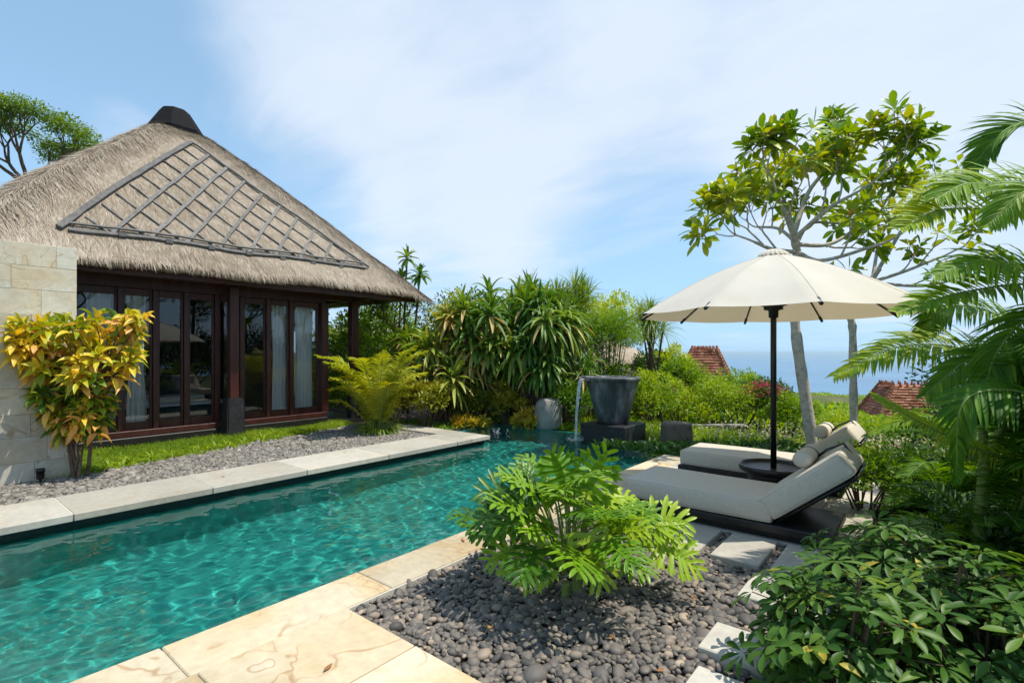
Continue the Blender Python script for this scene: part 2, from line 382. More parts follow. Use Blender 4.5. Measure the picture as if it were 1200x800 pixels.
def m_fall():
    m, nt, b, N = newmat('falling_water'); tcn = N('ShaderNodeTexCoord'); mp = N('ShaderNodeMapping', {'Vector': tcn.outputs['Object'], 'Scale': (1, 1, .12)})
    nz = N('ShaderNodeTexNoise', {'Vector': mp.outputs[0], 'Scale': 60.0, 'Detail': 3.0})
    b.inputs['Base Color'].default_value = (.85, .9, .93, 1); b.inputs['Roughness'].default_value = .15
    tr = N('ShaderNodeBsdfTransparent'); f = N('ShaderNodeMapRange', {'Value': nz.outputs['Fac'], 1: .4, 2: .65, 3: .25, 4: .85})
    mx = N('ShaderNodeMixShader', {0: f.outputs[0], 1: tr.outputs[0], 2: b.outputs[0]}); nt.links.new(mx.outputs[0], nt.nodes['Material Output'].inputs[0]); return m
M_FALL = m_fall()
def m_sea():
    m, nt, b, N = newmat('sea_water'); tcn = N('ShaderNodeTexCoord')
    nz = N('ShaderNodeTexNoise', {'Vector': tcn.outputs['Object'], 'Scale': .004, 'Detail': 6.0})
    c = ramp(N, nz.outputs['Fac'], [(.35, (.04, .15, .28)), (.65, (.065, .20, .34))]); nt.links.new(c, b.inputs['Base Color']); b.inputs['Roughness'].default_value = .35
    n2 = N('ShaderNodeTexNoise', {'Vector': tcn.outputs['Object'], 'Scale': .08, 'Detail': 6.0}); bp = N('ShaderNodeBump', {'Strength': .7, 'Distance': 1.5, 'Height': n2.outputs['Fac']}); nt.links.new(bp.outputs[0], b.inputs['Normal']); return m
M_SEA = m_sea()
# foliage palettes
LM = lambda n, c, **k: leafmat(n, c, **k)
L_PHIL = LM('philodendron_leaf', [(.022, .095, .008), (.075, .22, .010), (.19, .39, .014), (.34, .50, .025)], rough=.38, spec=.4, trans=.27)
L_SCHEF = LM('umbrella_shrub_leaf', [(.016, .06, .012), (.036, .115, .018), (.075, .185, .028), (.17, .29, .04), (.42, .40, .07)], rough=.45, trans=.28, spec=.3)
L_PALM = LM('areca_leaflet', [(.014, .075, .008), (.05, .18, .010), (.15, .34, .014), (.34, .47, .022)], rough=.5, trans=.38, spec=.3)
L_PALMY = LM('sunny_areca_leaflet', [(.13, .24, .018), (.30, .40, .028), (.50, .54, .05)], rough=.5, trans=.42)
L_CROT = LM('croton_leaf', [(.04, .12, .014), (.15, .29, .02), (.44, .50, .03), (.68, .60, .05), (.72, .58, .11), (.70, .44, .16), (.30, .14, .04)], rough=.42)
L_PAND = LM('strap_leaf', [(.035, .12, .018), (.09, .22, .026), (.20, .33, .045), (.38, .43, .10), (.50, .42, .18)], rough=.45)
L_HEDGE = LM('hedge_leaf', [(.035, .12, .010), (.10, .25, .014), (.21, .38, .022), (.36, .50, .035)], rough=.5, trans=.40)
L_LIME = LM('lime_leaf', [(.16, .32, .014), (.32, .48, .02), (.50, .60, .03)], rough=.5, trans=.42)
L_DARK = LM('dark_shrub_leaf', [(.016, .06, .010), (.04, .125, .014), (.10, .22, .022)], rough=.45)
L_GOLD = LM('golden_shrub_leaf', [(.05, .09, .012), (.17, .24, .02), (.42, .42, .035), (.60, .42, .05)], rough=.45)
L_PLUM = LM('plumeria_leaf', [(.06, .19, .014), (.16, .33, .018), (.30, .44, .025), (.46, .46, .05)], rough=.4)
L_TREE = LM('tree_leaf', [(.03, .09, .010), (.08, .19, .014), (.2, .34, .025)], rough=.5, trans=.4)
L_GRASS = LM('grass_blade', [(.08, .19, .012), (.19, .36, .018), (.36, .48, .035)], rough=.5, trans=.42)
L_PINK = LM('bougainvillea_flower', [(.35, .03, .12), (.6, .08, .2)], rough=.6)
L_ROSE = LM('rose_blossom', [(.6, .16, .14), (.7, .35, .25)], rough=.6)
L_FLOW = LM('white_flower', [(.6, .58, .52), (.7, .68, .6)], rough=.6)
M_DRYLEAF = LM('dry_leaf', [(.18, .09, .04), (.34, .19, .08), (.42, .30, .12)], rough=.7, trans=.15)
# ================================================================== THE SETTING
def down(x, y):        # height of the garden slope falling to the sea
    f = x * .25 + y * .97; g = np.maximum(0, f - 9.6)
    return -.16 - .0 * f - 1.0 * (1 - np.exp(-g / 9.0)) - .062 * g - .000055 * g * g
def terrain():
    th = np.linspace(0, 2 * math.pi, 121)[:-1]; rr = np.concatenate((np.linspace(.5, 30, 60), np.geomspace(31, 1100, 50)))
    V = []; 
    for r in rr:
        x = r * np.cos(th); y = r * np.sin(th); z = down(x, y) + vnoise(np.stack((x, y, 0 * x), 1), .09, 3) * np.minimum(1, np.maximum(0, r - 14) / 40) * 1.2 - .12
        V.append(np.stack((x, y, z), 1))
    n = 120; F = [(i * n + j, (i + 1) * n + j, (i + 1) * n + (j + 1) % n, i * n + (j + 1) % n) for i in range(len(rr) - 1) for j in range(n)]
    V = np.concatenate(V)
    # leave the pool basin open
    C = V[np.array(F)].mean(1); keep = ~((C[:, 0] > -8.6) & (C[:, 0] < -1.2) & (C[:, 1] > -5.5) & (C[:, 1] < 9.6))
    mb = MB(); mb.add(V, np.array(F)[keep], .5); return mb
M_GROUND = surf('hillside_ground', [(.04, .06, .018), (.09, .11, .035), (.16, .14, .08)], .35, .95, .6, 6, .1, .1)
tag(terrain().build('ground', M_GROUND), kind='structure')
mb = MB(); mb.add([(-29000, -29000, -60), (29000, -29000, -60), (29000, 29000, -60), (-29000, 29000, -60)], [(0, 1, 2, 3)]); tag(mb.build('sea', M_SEA), kind='structure')
WZ = -.125           # pool water level
# planting soil sheets (butted round the pool so nothing overlaps the basin)
mb = MB()
for lo, hi in (((-8.2, -6, -.30), (-6.4, 6.42, -.072)), ((-9.2, 6.42, -.3), (-6.4, 6.86, -.072)), ((-17.5, -6, -.3), (-8.2, 6.42, -.06)),
               ((-16, 6.42, -.3), (-9.2, 14, -.06)), ((-9.2, 8.9, -.3), (-7.6, 14, -.14)), ((-9.2, 6.86, -.3), (-7.6, 8.9, -.07)), ((-7.6, 9.0, -.34), (-1.0, 10.6, -.20)),
               ((-2.9, 1.7, -.3), (1.2, 4.5, -.055)), ((-1.0, -1, -.3), (7, 1.7, -.06)), ((1.2, 1.7, -.3), (7, 9, -.06)), ((-1.7, 7.3, -.3), (1.2, 9.0, -.12)), ((-.39, 4.505, -.3), (1.2, 7.3, -.045))):
    mb.box(lo, hi, .5)
tag(mb.build('soil', M_SOIL, smooth=False), kind='structure')
# pool basin
mb = MB(); DP = -1.4
def wall(lo, hi, t=.4): mb.box(lo, hi, t)
wall((-7.6, -5, DP - .1), (-1.7, 8.85, DP))
wall((-6.42, -5, DP), (-6.27, 6.86, -.071)); wall((-3.02, -5, DP), (-2.9, 7.24, -.05)); wall((-7.6, 6.86, DP), (-7.5, 8.9, WZ - .012))
wall((-7.5, 6.78, DP), (-6.42, 6.86, -.071)); wall((-2.9, 7.16, DP), (-1.7, 7.24, -.05)); wall((-1.7, 7.24, DP), (-1.6, 8.9, -.07)); wall((-7.5, 8.8, DP), (-1.7, 8.9, WZ - .012))
mb.box((-6.27, -5, DP), (-3.02, -4.9, -.05), .4)
tag(mb.build('pool_basin', M_POOL, smooth=False), kind='structure')
mb = MB(); mb.box((-7.6, 8.905, -.5), (-1.6, 8.99, -.155), .4); tag(mb.build('pool_overflow_channel', M_DARKST, smooth=False), kind='structure')
# black strip painting in the shadow gap under the far coping
mb = MB(); mb.box((-6.267, -5, -.30), (-6.255, 6.865, -.072), .2); tag(mb.build('coping_shade_strip', M_DARKST, smooth=False), kind='structure')
# water surface with real ripples
def ripple(x, y):
    r_ = np.random.default_rng(42); z = np.zeros_like(x)
    for lam, amp, n in ((1.3, .0015, 6), (.60, .0009, 9), (.30, .00085, 12), (.16, .0006, 14), (.10, .00035, 10)):
        for _ in range(n):
            a = r_.uniform(0, 2 * math.pi); k = 2 * math.pi / (lam * r_.uniform(.75, 1.3)); ph = r_.uniform(0, 6.28)
            wx = x + .10 * np.sin(y * 2.1 + ph) ; wy = y + .10 * np.sin(x * 1.7 + ph * 2)
            z += amp / math.sqrt(n) * 1.5 * np.sin(k * (math.cos(a) * wx + math.sin(a) * wy) + ph)
    rr = np.hypot(x + 4.9, y - 8.08); z += .006 * np.exp(-rr / .7) * np.sin(rr * 2 * math.pi / .16)
    return z
st = .026
gx = np.arange(-7.5, -1.7 + st, st); gy = np.arange(-4.9, 8.895, st); X, Y = np.meshgrid(gx, gy)
Z = WZ + ripple(X, Y); nx, ny = len(gx), len(gy); I = np.arange(nx * ny).reshape(ny, nx)
F = np.stack((I[:-1, :-1], I[:-1, 1:], I[1:, 1:], I[1:, :-1]), -1).reshape(-1, 4); cxm = (X[:-1, :-1] + st / 2).ravel(); cym = (Y[:-1, :-1] + st / 2).ravel()
keep = ((cxm > -6.29) & (cxm < -3.0)) | (cym > 7.2) | ((cxm < -6.2) & (cym > 6.84)); F = F[keep]
used = np.unique(F); remap = -np.ones(nx * ny, int); remap[used] = np.arange(len(used))
mb = MB(); mb.add(np.stack((X.ravel(), Y.ravel(), Z.ravel()), 1)[used], remap[F]); water = tag(mb.build('water', M_WATER), kind='structure'); water.cycles.is_caustics_caster = True; sl.cycles.is_caustics_light = True; bpy.data.objects['pool_basin'].cycles.is_caustics_receiver = True
# coping of the far side
def slabrow(mb, x0, x1, y0, y1, z0, z1, step, axis='y', gap=.004, seed=0, bev=.006, shorts=.25):
    r_ = random.Random(seed); a, b = (y0, y1) if axis == 'y' else (x0, x1); p = a
    while p < b - .02:
        q = min(b, p + step * r_.uniform(1 - shorts, 1 + shorts))
        if b - q < .15: q = b
        if axis == 'y': mb.box((x0, p + gap, z0), (x1, q - gap, z1), r_.random(), bev=bev)
        else: mb.box((p + gap, y0, z0), (q - gap, y1, z1), r_.random(), bev=bev)
        p = q
mb = MB(); slabrow(mb, -7.05, -6.17, -5, 6.46, -.07, 0, 1.15, seed=2); slabrow(mb, -9.0, -6.17, 6.464, 6.93, -.07, 0, .9, 'x', seed=3)
tag(mb.build('pool_coping', M_COP, smooth=False), kind='structure')
mb = MB(); mb.box((-7.03, -5, -.1), (-6.43, 6.44, -.0712)); mb.box((-8.98, 6.48, -.1), (-6.43, 6.77, -.0712)); mb.box((-7.04, -5, -.05), (-6.2, 6.45, -.006)); mb.box((-8.9, 6.48, -.05), (-6.2, 6.9, -.0065)); tag(mb.build('coping_mortar_bed', M_GROUT, smooth=False), kind='structure')
# near terrace
mb = MB()
slabrow(mb, -3.04, -2.672, -3, 7.27, -.05, 0, .95, seed=5)
r_ = random.Random(9)
for i, (x0, x1) in enumerate(((-2.668, -2.05), (-2.046, -1.35), (-1.346, -.75), (-.746, -.1), (-.096, .6))):
    p = 1.725
    while p > -2.5:
        q = p - r_.choice((.55, .8, 1.05)); mb.box((x0 + .003, q + .003, -.05), (x1 - .003, p - .003, 0), r_.random(), bev=.005); p = q
tag(mb.build('pool_terrace', M_DECK, smooth=False), kind='structure')
mb = MB()
mb.box((-2.668, 4.505, -.05), (-.40, 4.56, -.004), .3, bev=.004)
p = -2.668
while p < -.42:
    q = min(-.40, p + .62)
    for (a, b) in ((4.565, 5.2), (5.2, 5.9), (5.9, 6.6), (6.6, 7.27)): mb.box((p + .003, a + .003, -.05), (q - .003, b - .003, 0), r_.random(), bev=.005)
    p = q
tag(mb.build('lounge_terrace', M_STEP, smooth=False), kind='structure')
mb = MB(); mb.box((-3.02, -3, -.12), (-2.66, 7.25, -.012)); mb.box((-2.66, -2.5, -.12), (.59, 1.71, -.012)); mb.box((-2.66, 4.51, -.12), (-.41, 7.25, -.012)); tag(mb.build('terrace_mortar_bed', M_GROUT, smooth=False), kind='structure')
# stepping stones
steps = [((-1.80, 3.86), (-1.36, 4.47), 'pale stepping stone beside the split-leaf plant, first in the row along the lounge terrace'),
         ((-1.27, 3.88), (-.93, 4.47), 'pale stepping stone in the middle of the row in front of the sunbed base'),
         ((-.86, 3.88), (-.54, 4.47), 'pale stepping stone partly covered by the shrub, last in the row below the raised backrest'),
         ((-.93, 3.34), (-.45, 3.75), 'pale stepping stone mostly hidden by the shrub, above the long grey stone'),
         ((-.92, 2.62), (-.40, 2.93), 'grey stepping stone with thick edge lying in the pebbles left of the shrub'),
         ((-.86, 2.06), (-.36, 2.46), 'nearest stepping stone at the bottom edge of the photo beside the shrub')]
for k, (a, b, lab) in enumerate(steps):
    mb = MB(); mb.box((a[0], a[1], -.055), (b[0], b[1], .004 + .003 * (k % 3)), .15 + .13 * k, bev=.006); tag(mb.build('stepping_stone', M_STEP, smooth=False), lab, 'stepping stone', 'stepping stones in the pebble bed')
# pebbles
def ico(sub):
    bm = bmesh.new(); bmesh.ops.create_icosphere(bm, subdivisions=sub, radius=1); v = np.array([x.co[:] for x in bm.verts]); f = np.array([[x.index for x in q.verts] for q in bm.faces]); bm.free(); return v, f
def pebbles(name, pts, size, sub, mat, z0, layers=.03, flat=.6, seed=1, squash=.35, tints=None):
    g = np.random.default_rng(seed); tv, tf = ico(sub); N = len(pts)
    tpl = []
    for k in range(10):
        n_ = vnoise(tv, .9, seed * 13 + k, 2); tpl.append(tv * (1 + .16 * n_[:, None]))
    tpl = np.array(tpl)[g.integers(0, 10, N)]
    s = size * g.lognormal(0, .34, N); ax = np.stack((s * g.uniform(.95, 1.5, N), s * g.uniform(.75, 1.05, N), s * g.uniform(.45, .8, N)), 1)
    V = tpl * ax[:, None, :]
    a = g.uniform(0, 2 * math.pi, N); tl = g.normal(0, .32, N); tl2 = g.normal(0, .32, N)
    def rot(V, ang, i, j):
        c, s_ = np.cos(ang)[:, None], np.sin(ang)[:, None]; A = V[..., i] * c - V[..., j] * s_; B = V[..., i] * s_ + V[..., j] * c; V = V.copy(); V[..., i] = A; V[..., j] = B; return V
    V = rot(V, tl, 0, 2); V = rot(V, tl2, 1, 2); V = rot(V, a, 0, 1)
    z = z0 + g.uniform(0, layers, N)
    V += np.stack((pts[:, 0], pts[:, 1], z), 1)[:, None, :]
    t = g.beta(2, 2.6, N) if tints is None else tints
    t = np.where(g.random(N) < .05, g.uniform(.8, 1, N), t * .85)
    F = (tf[None] + (np.arange(N) * len(tv))[:, None, None]).reshape(-1, 3)
    mb = MB(); mb.add(V.reshape(-1, 3), F, np.repeat(t, len(tv))); return tag(mb.build(name, mat), kind='stuff')
def scatter(x0, x1, y0, y1, dens, seed):
    g = np.random.default_rng(seed); n = int((x1 - x0) * (y1 - y0) * dens); sp = 1 / math.sqrt(dens)
    a, b = np.meshgrid(np.arange(x0, x1, sp), np.arange(y0, y1, sp)); p = np.stack((a.ravel(), b.ravel()), 1); return p + g.uniform(-.48, .48, p.shape) * sp
p = scatter(-2.65, .35, 1.745, 4.49, 1250, 3)
ok = np.ones(len(p), bool)
for (a, b, _) in steps: ok &= ~((p[:, 0] > a[0] - .005) & (p[:, 0] < b[0] + .005) & (p[:, 1] > a[1] - .005) & (p[:, 1] < b[1] + .005))
p = p[ok]
o = pebbles('pebbles', p, .0185, 2, M_PEB, -.052, .026, seed=4)
tag(o, 'smooth dark grey river pebbles around the split-leaf plant', 'pebbles')
lb = lambda y: -8.2 - .27 * np.clip(y - 1.6, 0, 9) * 1.0
p = scatter(-9.5, -7.06, -1.0, 6.44, 900, 5); p = p[(p[:, 0] > lb(p[:, 1]) - .12)]
p2 = scatter(-11.0, -9.3, 5.9, 6.44, 700, 6); p = np.concatenate((p, p2))
o = pebbles('gravel', p, .021, 1, M_PEB2, -.052, .02, seed=6); tag(o, 'grey gravel strip between the pool coping and the lawn', 'gravel')
# ================================================================== THATCHED HOUSE
FX = -10.4; Y0, Y1 = 1.85, 6.06
house = thing('thatched_villa', 'low pool villa with a big thatched hip roof and dark red timber windows', 'house', (-13.4, 4.2, 0))
mb = MB(); mb.box((-16.4, Y0 - .3, -.3), (FX + .22, Y1 + .05, .10), .3, bev=.01); mb.box((-16.4, Y1 + .05, -.3), (-9.9, 7.2, .0), .5)
mb.build('plinth', M_BLKWOOD, house, smooth=False)
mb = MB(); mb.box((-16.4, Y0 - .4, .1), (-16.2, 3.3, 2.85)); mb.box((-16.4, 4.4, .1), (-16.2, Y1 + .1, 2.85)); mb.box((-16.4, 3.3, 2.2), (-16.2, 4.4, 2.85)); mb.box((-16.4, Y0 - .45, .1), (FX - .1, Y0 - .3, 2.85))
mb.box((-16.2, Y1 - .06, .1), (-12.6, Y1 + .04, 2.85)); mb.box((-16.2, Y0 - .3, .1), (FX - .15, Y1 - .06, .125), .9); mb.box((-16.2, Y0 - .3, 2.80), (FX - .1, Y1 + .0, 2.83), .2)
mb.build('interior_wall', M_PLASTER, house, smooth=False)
def timber(name, boxes, parent=house, mat=M_WOOD):
    mb = MB()
    for lo, hi in boxes: mb.box(lo, hi, rng.random(), bev=.006)
    return mb.build(name, mat, parent, smooth=False)
timber('beam', [((FX - .10, Y0 - .3, 2.58), (FX + .10, Y1 + .08, 2.84)), ((FX - .06, Y1 + .08, 2.66), (FX + .08, 7.3, 2.84))])
timber('beam', [((FX + .72, 0.4, 2.70), (FX + .86, 8.05, 2.86))]); timber('beam', [((-16.3, 6.80, 2.68), (FX + .70, 6.95, 2.85))])
timber('sill', [((FX - .12, Y0 - .3, .102), (FX + .14, Y1 + .08, .2))])
timber('corner_post', [((FX - .09, Y1 - .02, .2), (FX + .11, Y1 + .14, 2.58))])
timber('corner_post', [((FX - .05, 6.78, .25), (FX + .13, 6.96, 2.68))])
timber('corner_post', [((-16.2, 6.78, .0), (-16.02, 6.96, 2.68))])
timber('corner_post', [((-13.3, 6.78, .0), (-13.12, 6.96, 2.68))])
mb = MB(); mb.box((FX - .07, 6.75, -.02), (FX + .16, 7.0, .5), .5, bev=.03); mb.build('post_base', M_DARKST, house, smooth=False)
# the proud centre post on its black stone foot
timber('centre_post', [((-10.14, 4.02, .62), (-9.98, 4.18, 2.70))])
bm = bmesh.new(); bmesh.ops.create_cube(bm, size=1)
for v in bm.verts:
    t = v.co.z + .5; s_ = .34 if t < .5 else .27; v.co.x *= s_; v.co.y *= s_; v.co.z = t * .74
bmesh.ops.subdivide_edges(bm, edges=[e for e in bm.edges if abs(e.verts[0].co.z - e.verts[1].co.z) > .5], cuts=3)
bmesh.ops.bevel(bm, geom=[e for e in bm.edges], offset=.02, segments=2, affect='EDGES')
me = bpy.data.meshes.new('post_foot'); bm.to_mesh(me); bm.free(); me.materials.append(M_DARKST); o = bpy.data.objects.new('post_foot', me); o.location = (-10.06, 4.1, -.08); COL.objects.link(o); setparent(o, house)
posts_px = (96, 140, 181, 217, 253, 282, 313, 340, 369)
ys = [fy(p_, FX) for p_ in posts_px]
for yy in ys[1:-1]: timber('mullion', [((FX - .07, yy - .037, .2), (FX + .07, yy + .037, 2.58))])
timber('mullion', [((FX - .07, Y0 - .28, .2), (FX + .07, Y0 - .1, 2.58))])
edges = [Y0 - .1] + [y for y in ys[1:-1]] + [Y1 - .02]
for a, b in zip(edges[:-1], edges[1:]):
    a2, b2 = a + .039, b - .039
    if b2 - a2 < .12: continue
    s_ = .034
    fr = timber('window_frame', [((FX - .025, a2, .202), (FX + .025, a2 + s_, 2.578)), ((FX - .025, b2 - s_, .202), (FX + .025, b2, 2.578)), ((FX - .023, a2 + s_, .202), (FX + .023, b2 - s_, .33)), ((FX - .023, a2 + s_, 2.46), (FX + .023, b2 - s_, 2.578))])
    mb = MB(); mb.box((FX - .006, a2 + s_, .33), (FX + .0, b2 - s_, 2.46)); mb.build('pane', M_GLASS, fr, smooth=False)
# side windows facing the veranda
for k in range(3):
    x0 = FX - .12 - k * .8
    fr = timber('window_frame', [((x0 - .78, Y1 - .03, .12), (x0 - .72, Y1 + .03, 2.6)), ((x0 - .06, Y1 - .03, .12), (x0, Y1 + .03, 2.6)), ((x0 - .72, Y1 - .028, .12), (x0 - .06, Y1 + .028, .26)), ((x0 - .72, Y1 - .028, 2.48), (x0 - .06, Y1 + .028, 2.6))])
    mb = MB(); mb.box((x0 - .72, Y1 - .003, .26), (x0 - .06, Y1 + .003, 2.48)); mb.build('pane', M_GLASS, fr, smooth=False)
# --- roof: rounded hip surface
RC = np.array((-13.4, 4.2)); RH = 4.03; ZE, ZA = 2.93, 6.93
def roofz(x, y, lump=True):
    dx = np.abs(x - RC[0]) / RH; dy = np.abs(y - RC[1]) / RH
    p_ = 26.0; m = (dx ** p_ + dy ** p_) ** (1 / p_); m = np.minimum(m, 1.12)
    z = ZE + (ZA - ZE) * (1 - m)
    z = z + .05 * np.sin(np.clip(m, 0, 1) * math.pi) - .22 * np.exp(-(m / .09) ** 2)
    if lump: z = z + .032 * vnoise(np.stack((np.ravel(x), np.ravel(y), np.ravel(z)), 1), .9, 8).reshape(np.shape(x)) * np.clip(m * 4, 0, 1)
    return z
n = 170; u = np.linspace(-1, 1, n); X, Y = np.meshgrid(u, u); sq = np.maximum(np.abs(X), np.abs(Y)) / np.maximum(1e-6, (np.abs(X) ** 26 + np.abs(Y) ** 26) ** (1 / 26)); X, Y = RC[0] + X * sq * RH, RC[1] + Y * sq * RH; Z = roofz(X, Y)
# rounded corners in plan
I = np.arange(n * n).reshape(n, n); F = np.stack((I[:-1, :-1], I[:-1, 1:], I[1:, 1:], I[1:, :-1]), -1).reshape(-1, 4)
mb = MB(); mb.add(np.stack((X.ravel(), Y.ravel(), Z.ravel()), 1), F, .5)
# eave edge: thick cut face rolling under to the soffit
ring = [(0, j) for j in range(n)] + [(i, n - 1) for i in range(1, n)] + [(n - 1, j) for j in range(n - 2, -1, -1)] + [(i, 0) for i in range(n - 2, 0, -1)]
P0 = np.array([(X[i, j], Y[i, j], Z[i, j]) for i, j in ring]); cen = np.array((RC[0], RC[1], 0)); k = len(ring)
def inset(P, d, dz): Q = P.copy(); Q[:, :2] = cen[:2] + (P[:, :2] - cen[:2]) * (1 - d / RH); Q[:, 2] = P[:, 2] + dz; return Q
rows = [P0, inset(P0, -.03, -.06), inset(P0, .03, -.15), inset(P0, .35, -.10), inset(P0, 1.3, .35)]
VV = np.concatenate(rows); VV[:, 2] += .012 * vnoise(VV, 7, 5, 2)
FF = [(r * k + j, (r + 1) * k + j, (r + 1) * k + (j + 1) % k, r * k + (j + 1) % k) for r in range(4) for j in range(k)]
mb.add(VV, FF, .12)
# straw: long thin stalks combed down the slope
def straw(N, seed, L0, W0, lift, mbx, edge=False, hip=False):
    g = np.random.default_rng(seed)
    if edge:
        sgn = g.integers(0, 2, N); t = g.uniform(-1, 1, N); x = np.where(sgn == 0, RC[0] + RH * g.uniform(.965, 1.0, N), RC[0] + t * RH); y = np.where(sgn == 0, RC[1] + t * RH, RC[1] + RH * g.uniform(.965, 1.0, N) * np.where(g.random(N) < .6, 1, -1))
    else:
        x = RC[0] + g.uniform(-.25, 1, N) * RH; y = RC[1] + g.uniform(-1, 1, N) * RH
        if hip:
            m = g.uniform(.03, 1, N); s_ = np.where(g.random(N) < .5, 1, -1); x = RC[0] + (m + g.normal(0, .03, N)) * RH; y = RC[1] + s_ * (m + g.normal(0, .03, N)) * RH
            x = np.clip(x, RC[0] - RH, RC[0] + RH); y = np.clip(y, RC[1] - RH, RC[1] + RH)
    mm = (np.abs((x - RC[0]) / RH) ** 26 + np.abs((y - RC[1]) / RH) ** 26) ** (1 / 26); x = np.where(mm > 1, RC[0] + (x - RC[0]) / mm, x); y = np.where(mm > 1, RC[1] + (y - RC[1]) / mm, y)
    e = .03; z = roofz(x, y); zx = (roofz(x + e, y, False) - roofz(x - e, y, False)) / (2 * e); zy = (roofz(x, y + e, False) - roofz(x, y - e, False)) / (2 * e)
    D = np.stack((-zx, -zy, -(zx ** 2 + zy ** 2)), 1); D = unit(D); U = unit(np.stack((-zx, -zy, np.ones(N)), 1))
    if edge: D = unit(D + np.stack((0 * x, 0 * x, -g.uniform(.3, 1.6, N)), 1))
    side = np.cross(D, U); D = unit(D + side * g.normal(0, .22 if not hip else .45, N)[:, None] + U * g.uniform(-.02, lift, N)[:, None])
    lump = vnoise(np.stack((x, y, z), 1), 1.3, 77, 3); fine = g.normal(0, .20, N)
    big = vnoise(np.stack((x, y, z), 1), .45, 78, 2); dk = vnoise(np.stack((x, y * .5, z), 1), 2.6, 79, 2); tint = np.clip(.60 + .10 * lump + .10 * big - .16 * (dk > .75) + fine, 0, 1)
    mbx.leaves(np.stack((x, y, z + .004), 1), D, U, L0 * g.uniform(.5, 1.4, N), W0 * g.uniform(.6, 1.6, N), droop=g.uniform(0, .12, N), fold=.1, prof='grass', S=2, tint=tint)
straw(105000, 21, .22, .013, .06, mb); straw(42000, 22, .36, .014, .12, mb, hip=True); straw(26000, 23, .16, .012, .06, mb, edge=True)
roof = mb.build('roof', M_THATCH, house)
mb = MB()   # black ridge cap: a faceted stone hat
cp = []
for (r_, z_) in ((.54, 6.20), (.56, 6.52), (.52, 6.56), (.27, 7.0), (.21, 7.04), (.02, 7.06)): cp.append([(RC[0] + r_ * sx * (1.0), RC[1] + r_ * sy * 1.0, z_) for sx, sy in ((1, .45), (.45, 1), (-.45, 1), (-1, .45), (-1, -.45), (-.45, -1), (.45, -1), (1, -.45))])
V = np.array(cp).reshape(-1, 3); F = [(i * 8 + j, i * 8 + (j + 1) % 8, (i + 1) * 8 + (j + 1) % 8, (i + 1) * 8 + j) for i in range(5) for j in range(8)]
mb.add(V, F, .2); mb.build('ridge_cap', surf('cap_stone', [(.006, .006, .007), (.016, .016, .018)], 8, .8, .3, 30, .1, .2), roof, smooth=False)
# lattice of weathered bars lying on the slope that faces the pool
def onroof(y, s_, lift=.05):     # s_ distance (in x) from the eave up the face
    x = RC[0] + RH - s_; return np.array((x, y, float(roofz(np.array([x]), np.array([y]), False)[0]) + lift))
def slopept(px, py, lift=.06):
    k_ = (px - 600) / FPX; a = CS * k_ - SN; b = SN * k_ + CS; c_ = (HY - py) / FPX; lo, hi = 5, 13.5
    for _ in range(40):
        d = (lo + hi) / 2; x, y, z = a * d, b * d, HH + c_ * d
        if z < float(roofz(np.array([x]), np.array([y]), False)[0]): hi = d
        else: lo = d
    return np.array((a * lo, b * lo, HH + c_ * lo + lift))
LA, LB = slopept(80, 271), slopept(428, 316); LT = np.array((-12.42, 4.2, 6.0))
LA[2] = LB[2] = (LA[2] + LB[2]) / 2
mb = MB()
def bar(p, q, wd, th, t=None, off=0.0):
    n_ = unit(np.cross(LB - LA, LT - LA)); n_ = n_ if n_[2] > 0 else -n_; p = np.array(p, float); q = np.array(q, float)
    d = unit(q - p); sd = np.cross(d, n_); V = []
    L_ = np.linalg.norm(q - p); ns = max(3, int(L_ / .2)); 
    for i in range(ns + 1):
        c_ = p + (q - p) * i / ns; zr = float(roofz(np.array([c_[0]]), np.array([c_[1]]), True)[0]) + .075 + off; c_[2] = zr; c_ = c_ + sd * rng.normal(0, .004) + n_ * rng.normal(0, .004); ww = wd / 2 * rng.uniform(.9, 1.1)
        V += [c_ - sd * ww - n_ * th / 2, c_ + sd * ww - n_ * th / 2, c_ + sd * ww + n_ * th / 2, c_ - sd * ww + n_ * th / 2]
    F = [(i * 4 + j, i * 4 + (j + 1) % 4, (i + 1) * 4 + (j + 1) % 4, (i + 1) * 4 + j) for i in range(ns) for j in range(4)] + [(3, 2, 1, 0), (ns * 4, ns * 4 + 1, ns * 4 + 2, ns * 4 + 3)]
    mb.add(V, F, rng.random() if t is None else t)
bar(LA, LB, .06, .04, off=-.03); bar(LA + (-.08, 0, .0), LB + (-.08, 0, .0), .035, .03, off=.0); bar(LA + (0, -.1, .0), LT, .085, .04, off=-.01); bar(LT, LB + (0, .1, 0), .045, .04, off=.0)
NB = 10
for i in range(1, NB):
    t = i / NB
    bar(LA + (LB - LA) * t, LT + (LB - LT) * t, .058, .025, off=-.02)      # parallel to the left edge
    bar(LA + (LB - LA) * t, LA + (LT - LA) * t, .026, .025, off=-.045)    # thinner, parallel to the right edge
for i in range(1, 8):
    c_ = LA + (LB - LA) * i / 8; mb.box(c_ + (.0, -.05, -.07), c_ + (.05, .05, -.01), .1)
mb.build('lattice', M_GREYWOOD, roof, smooth=False)
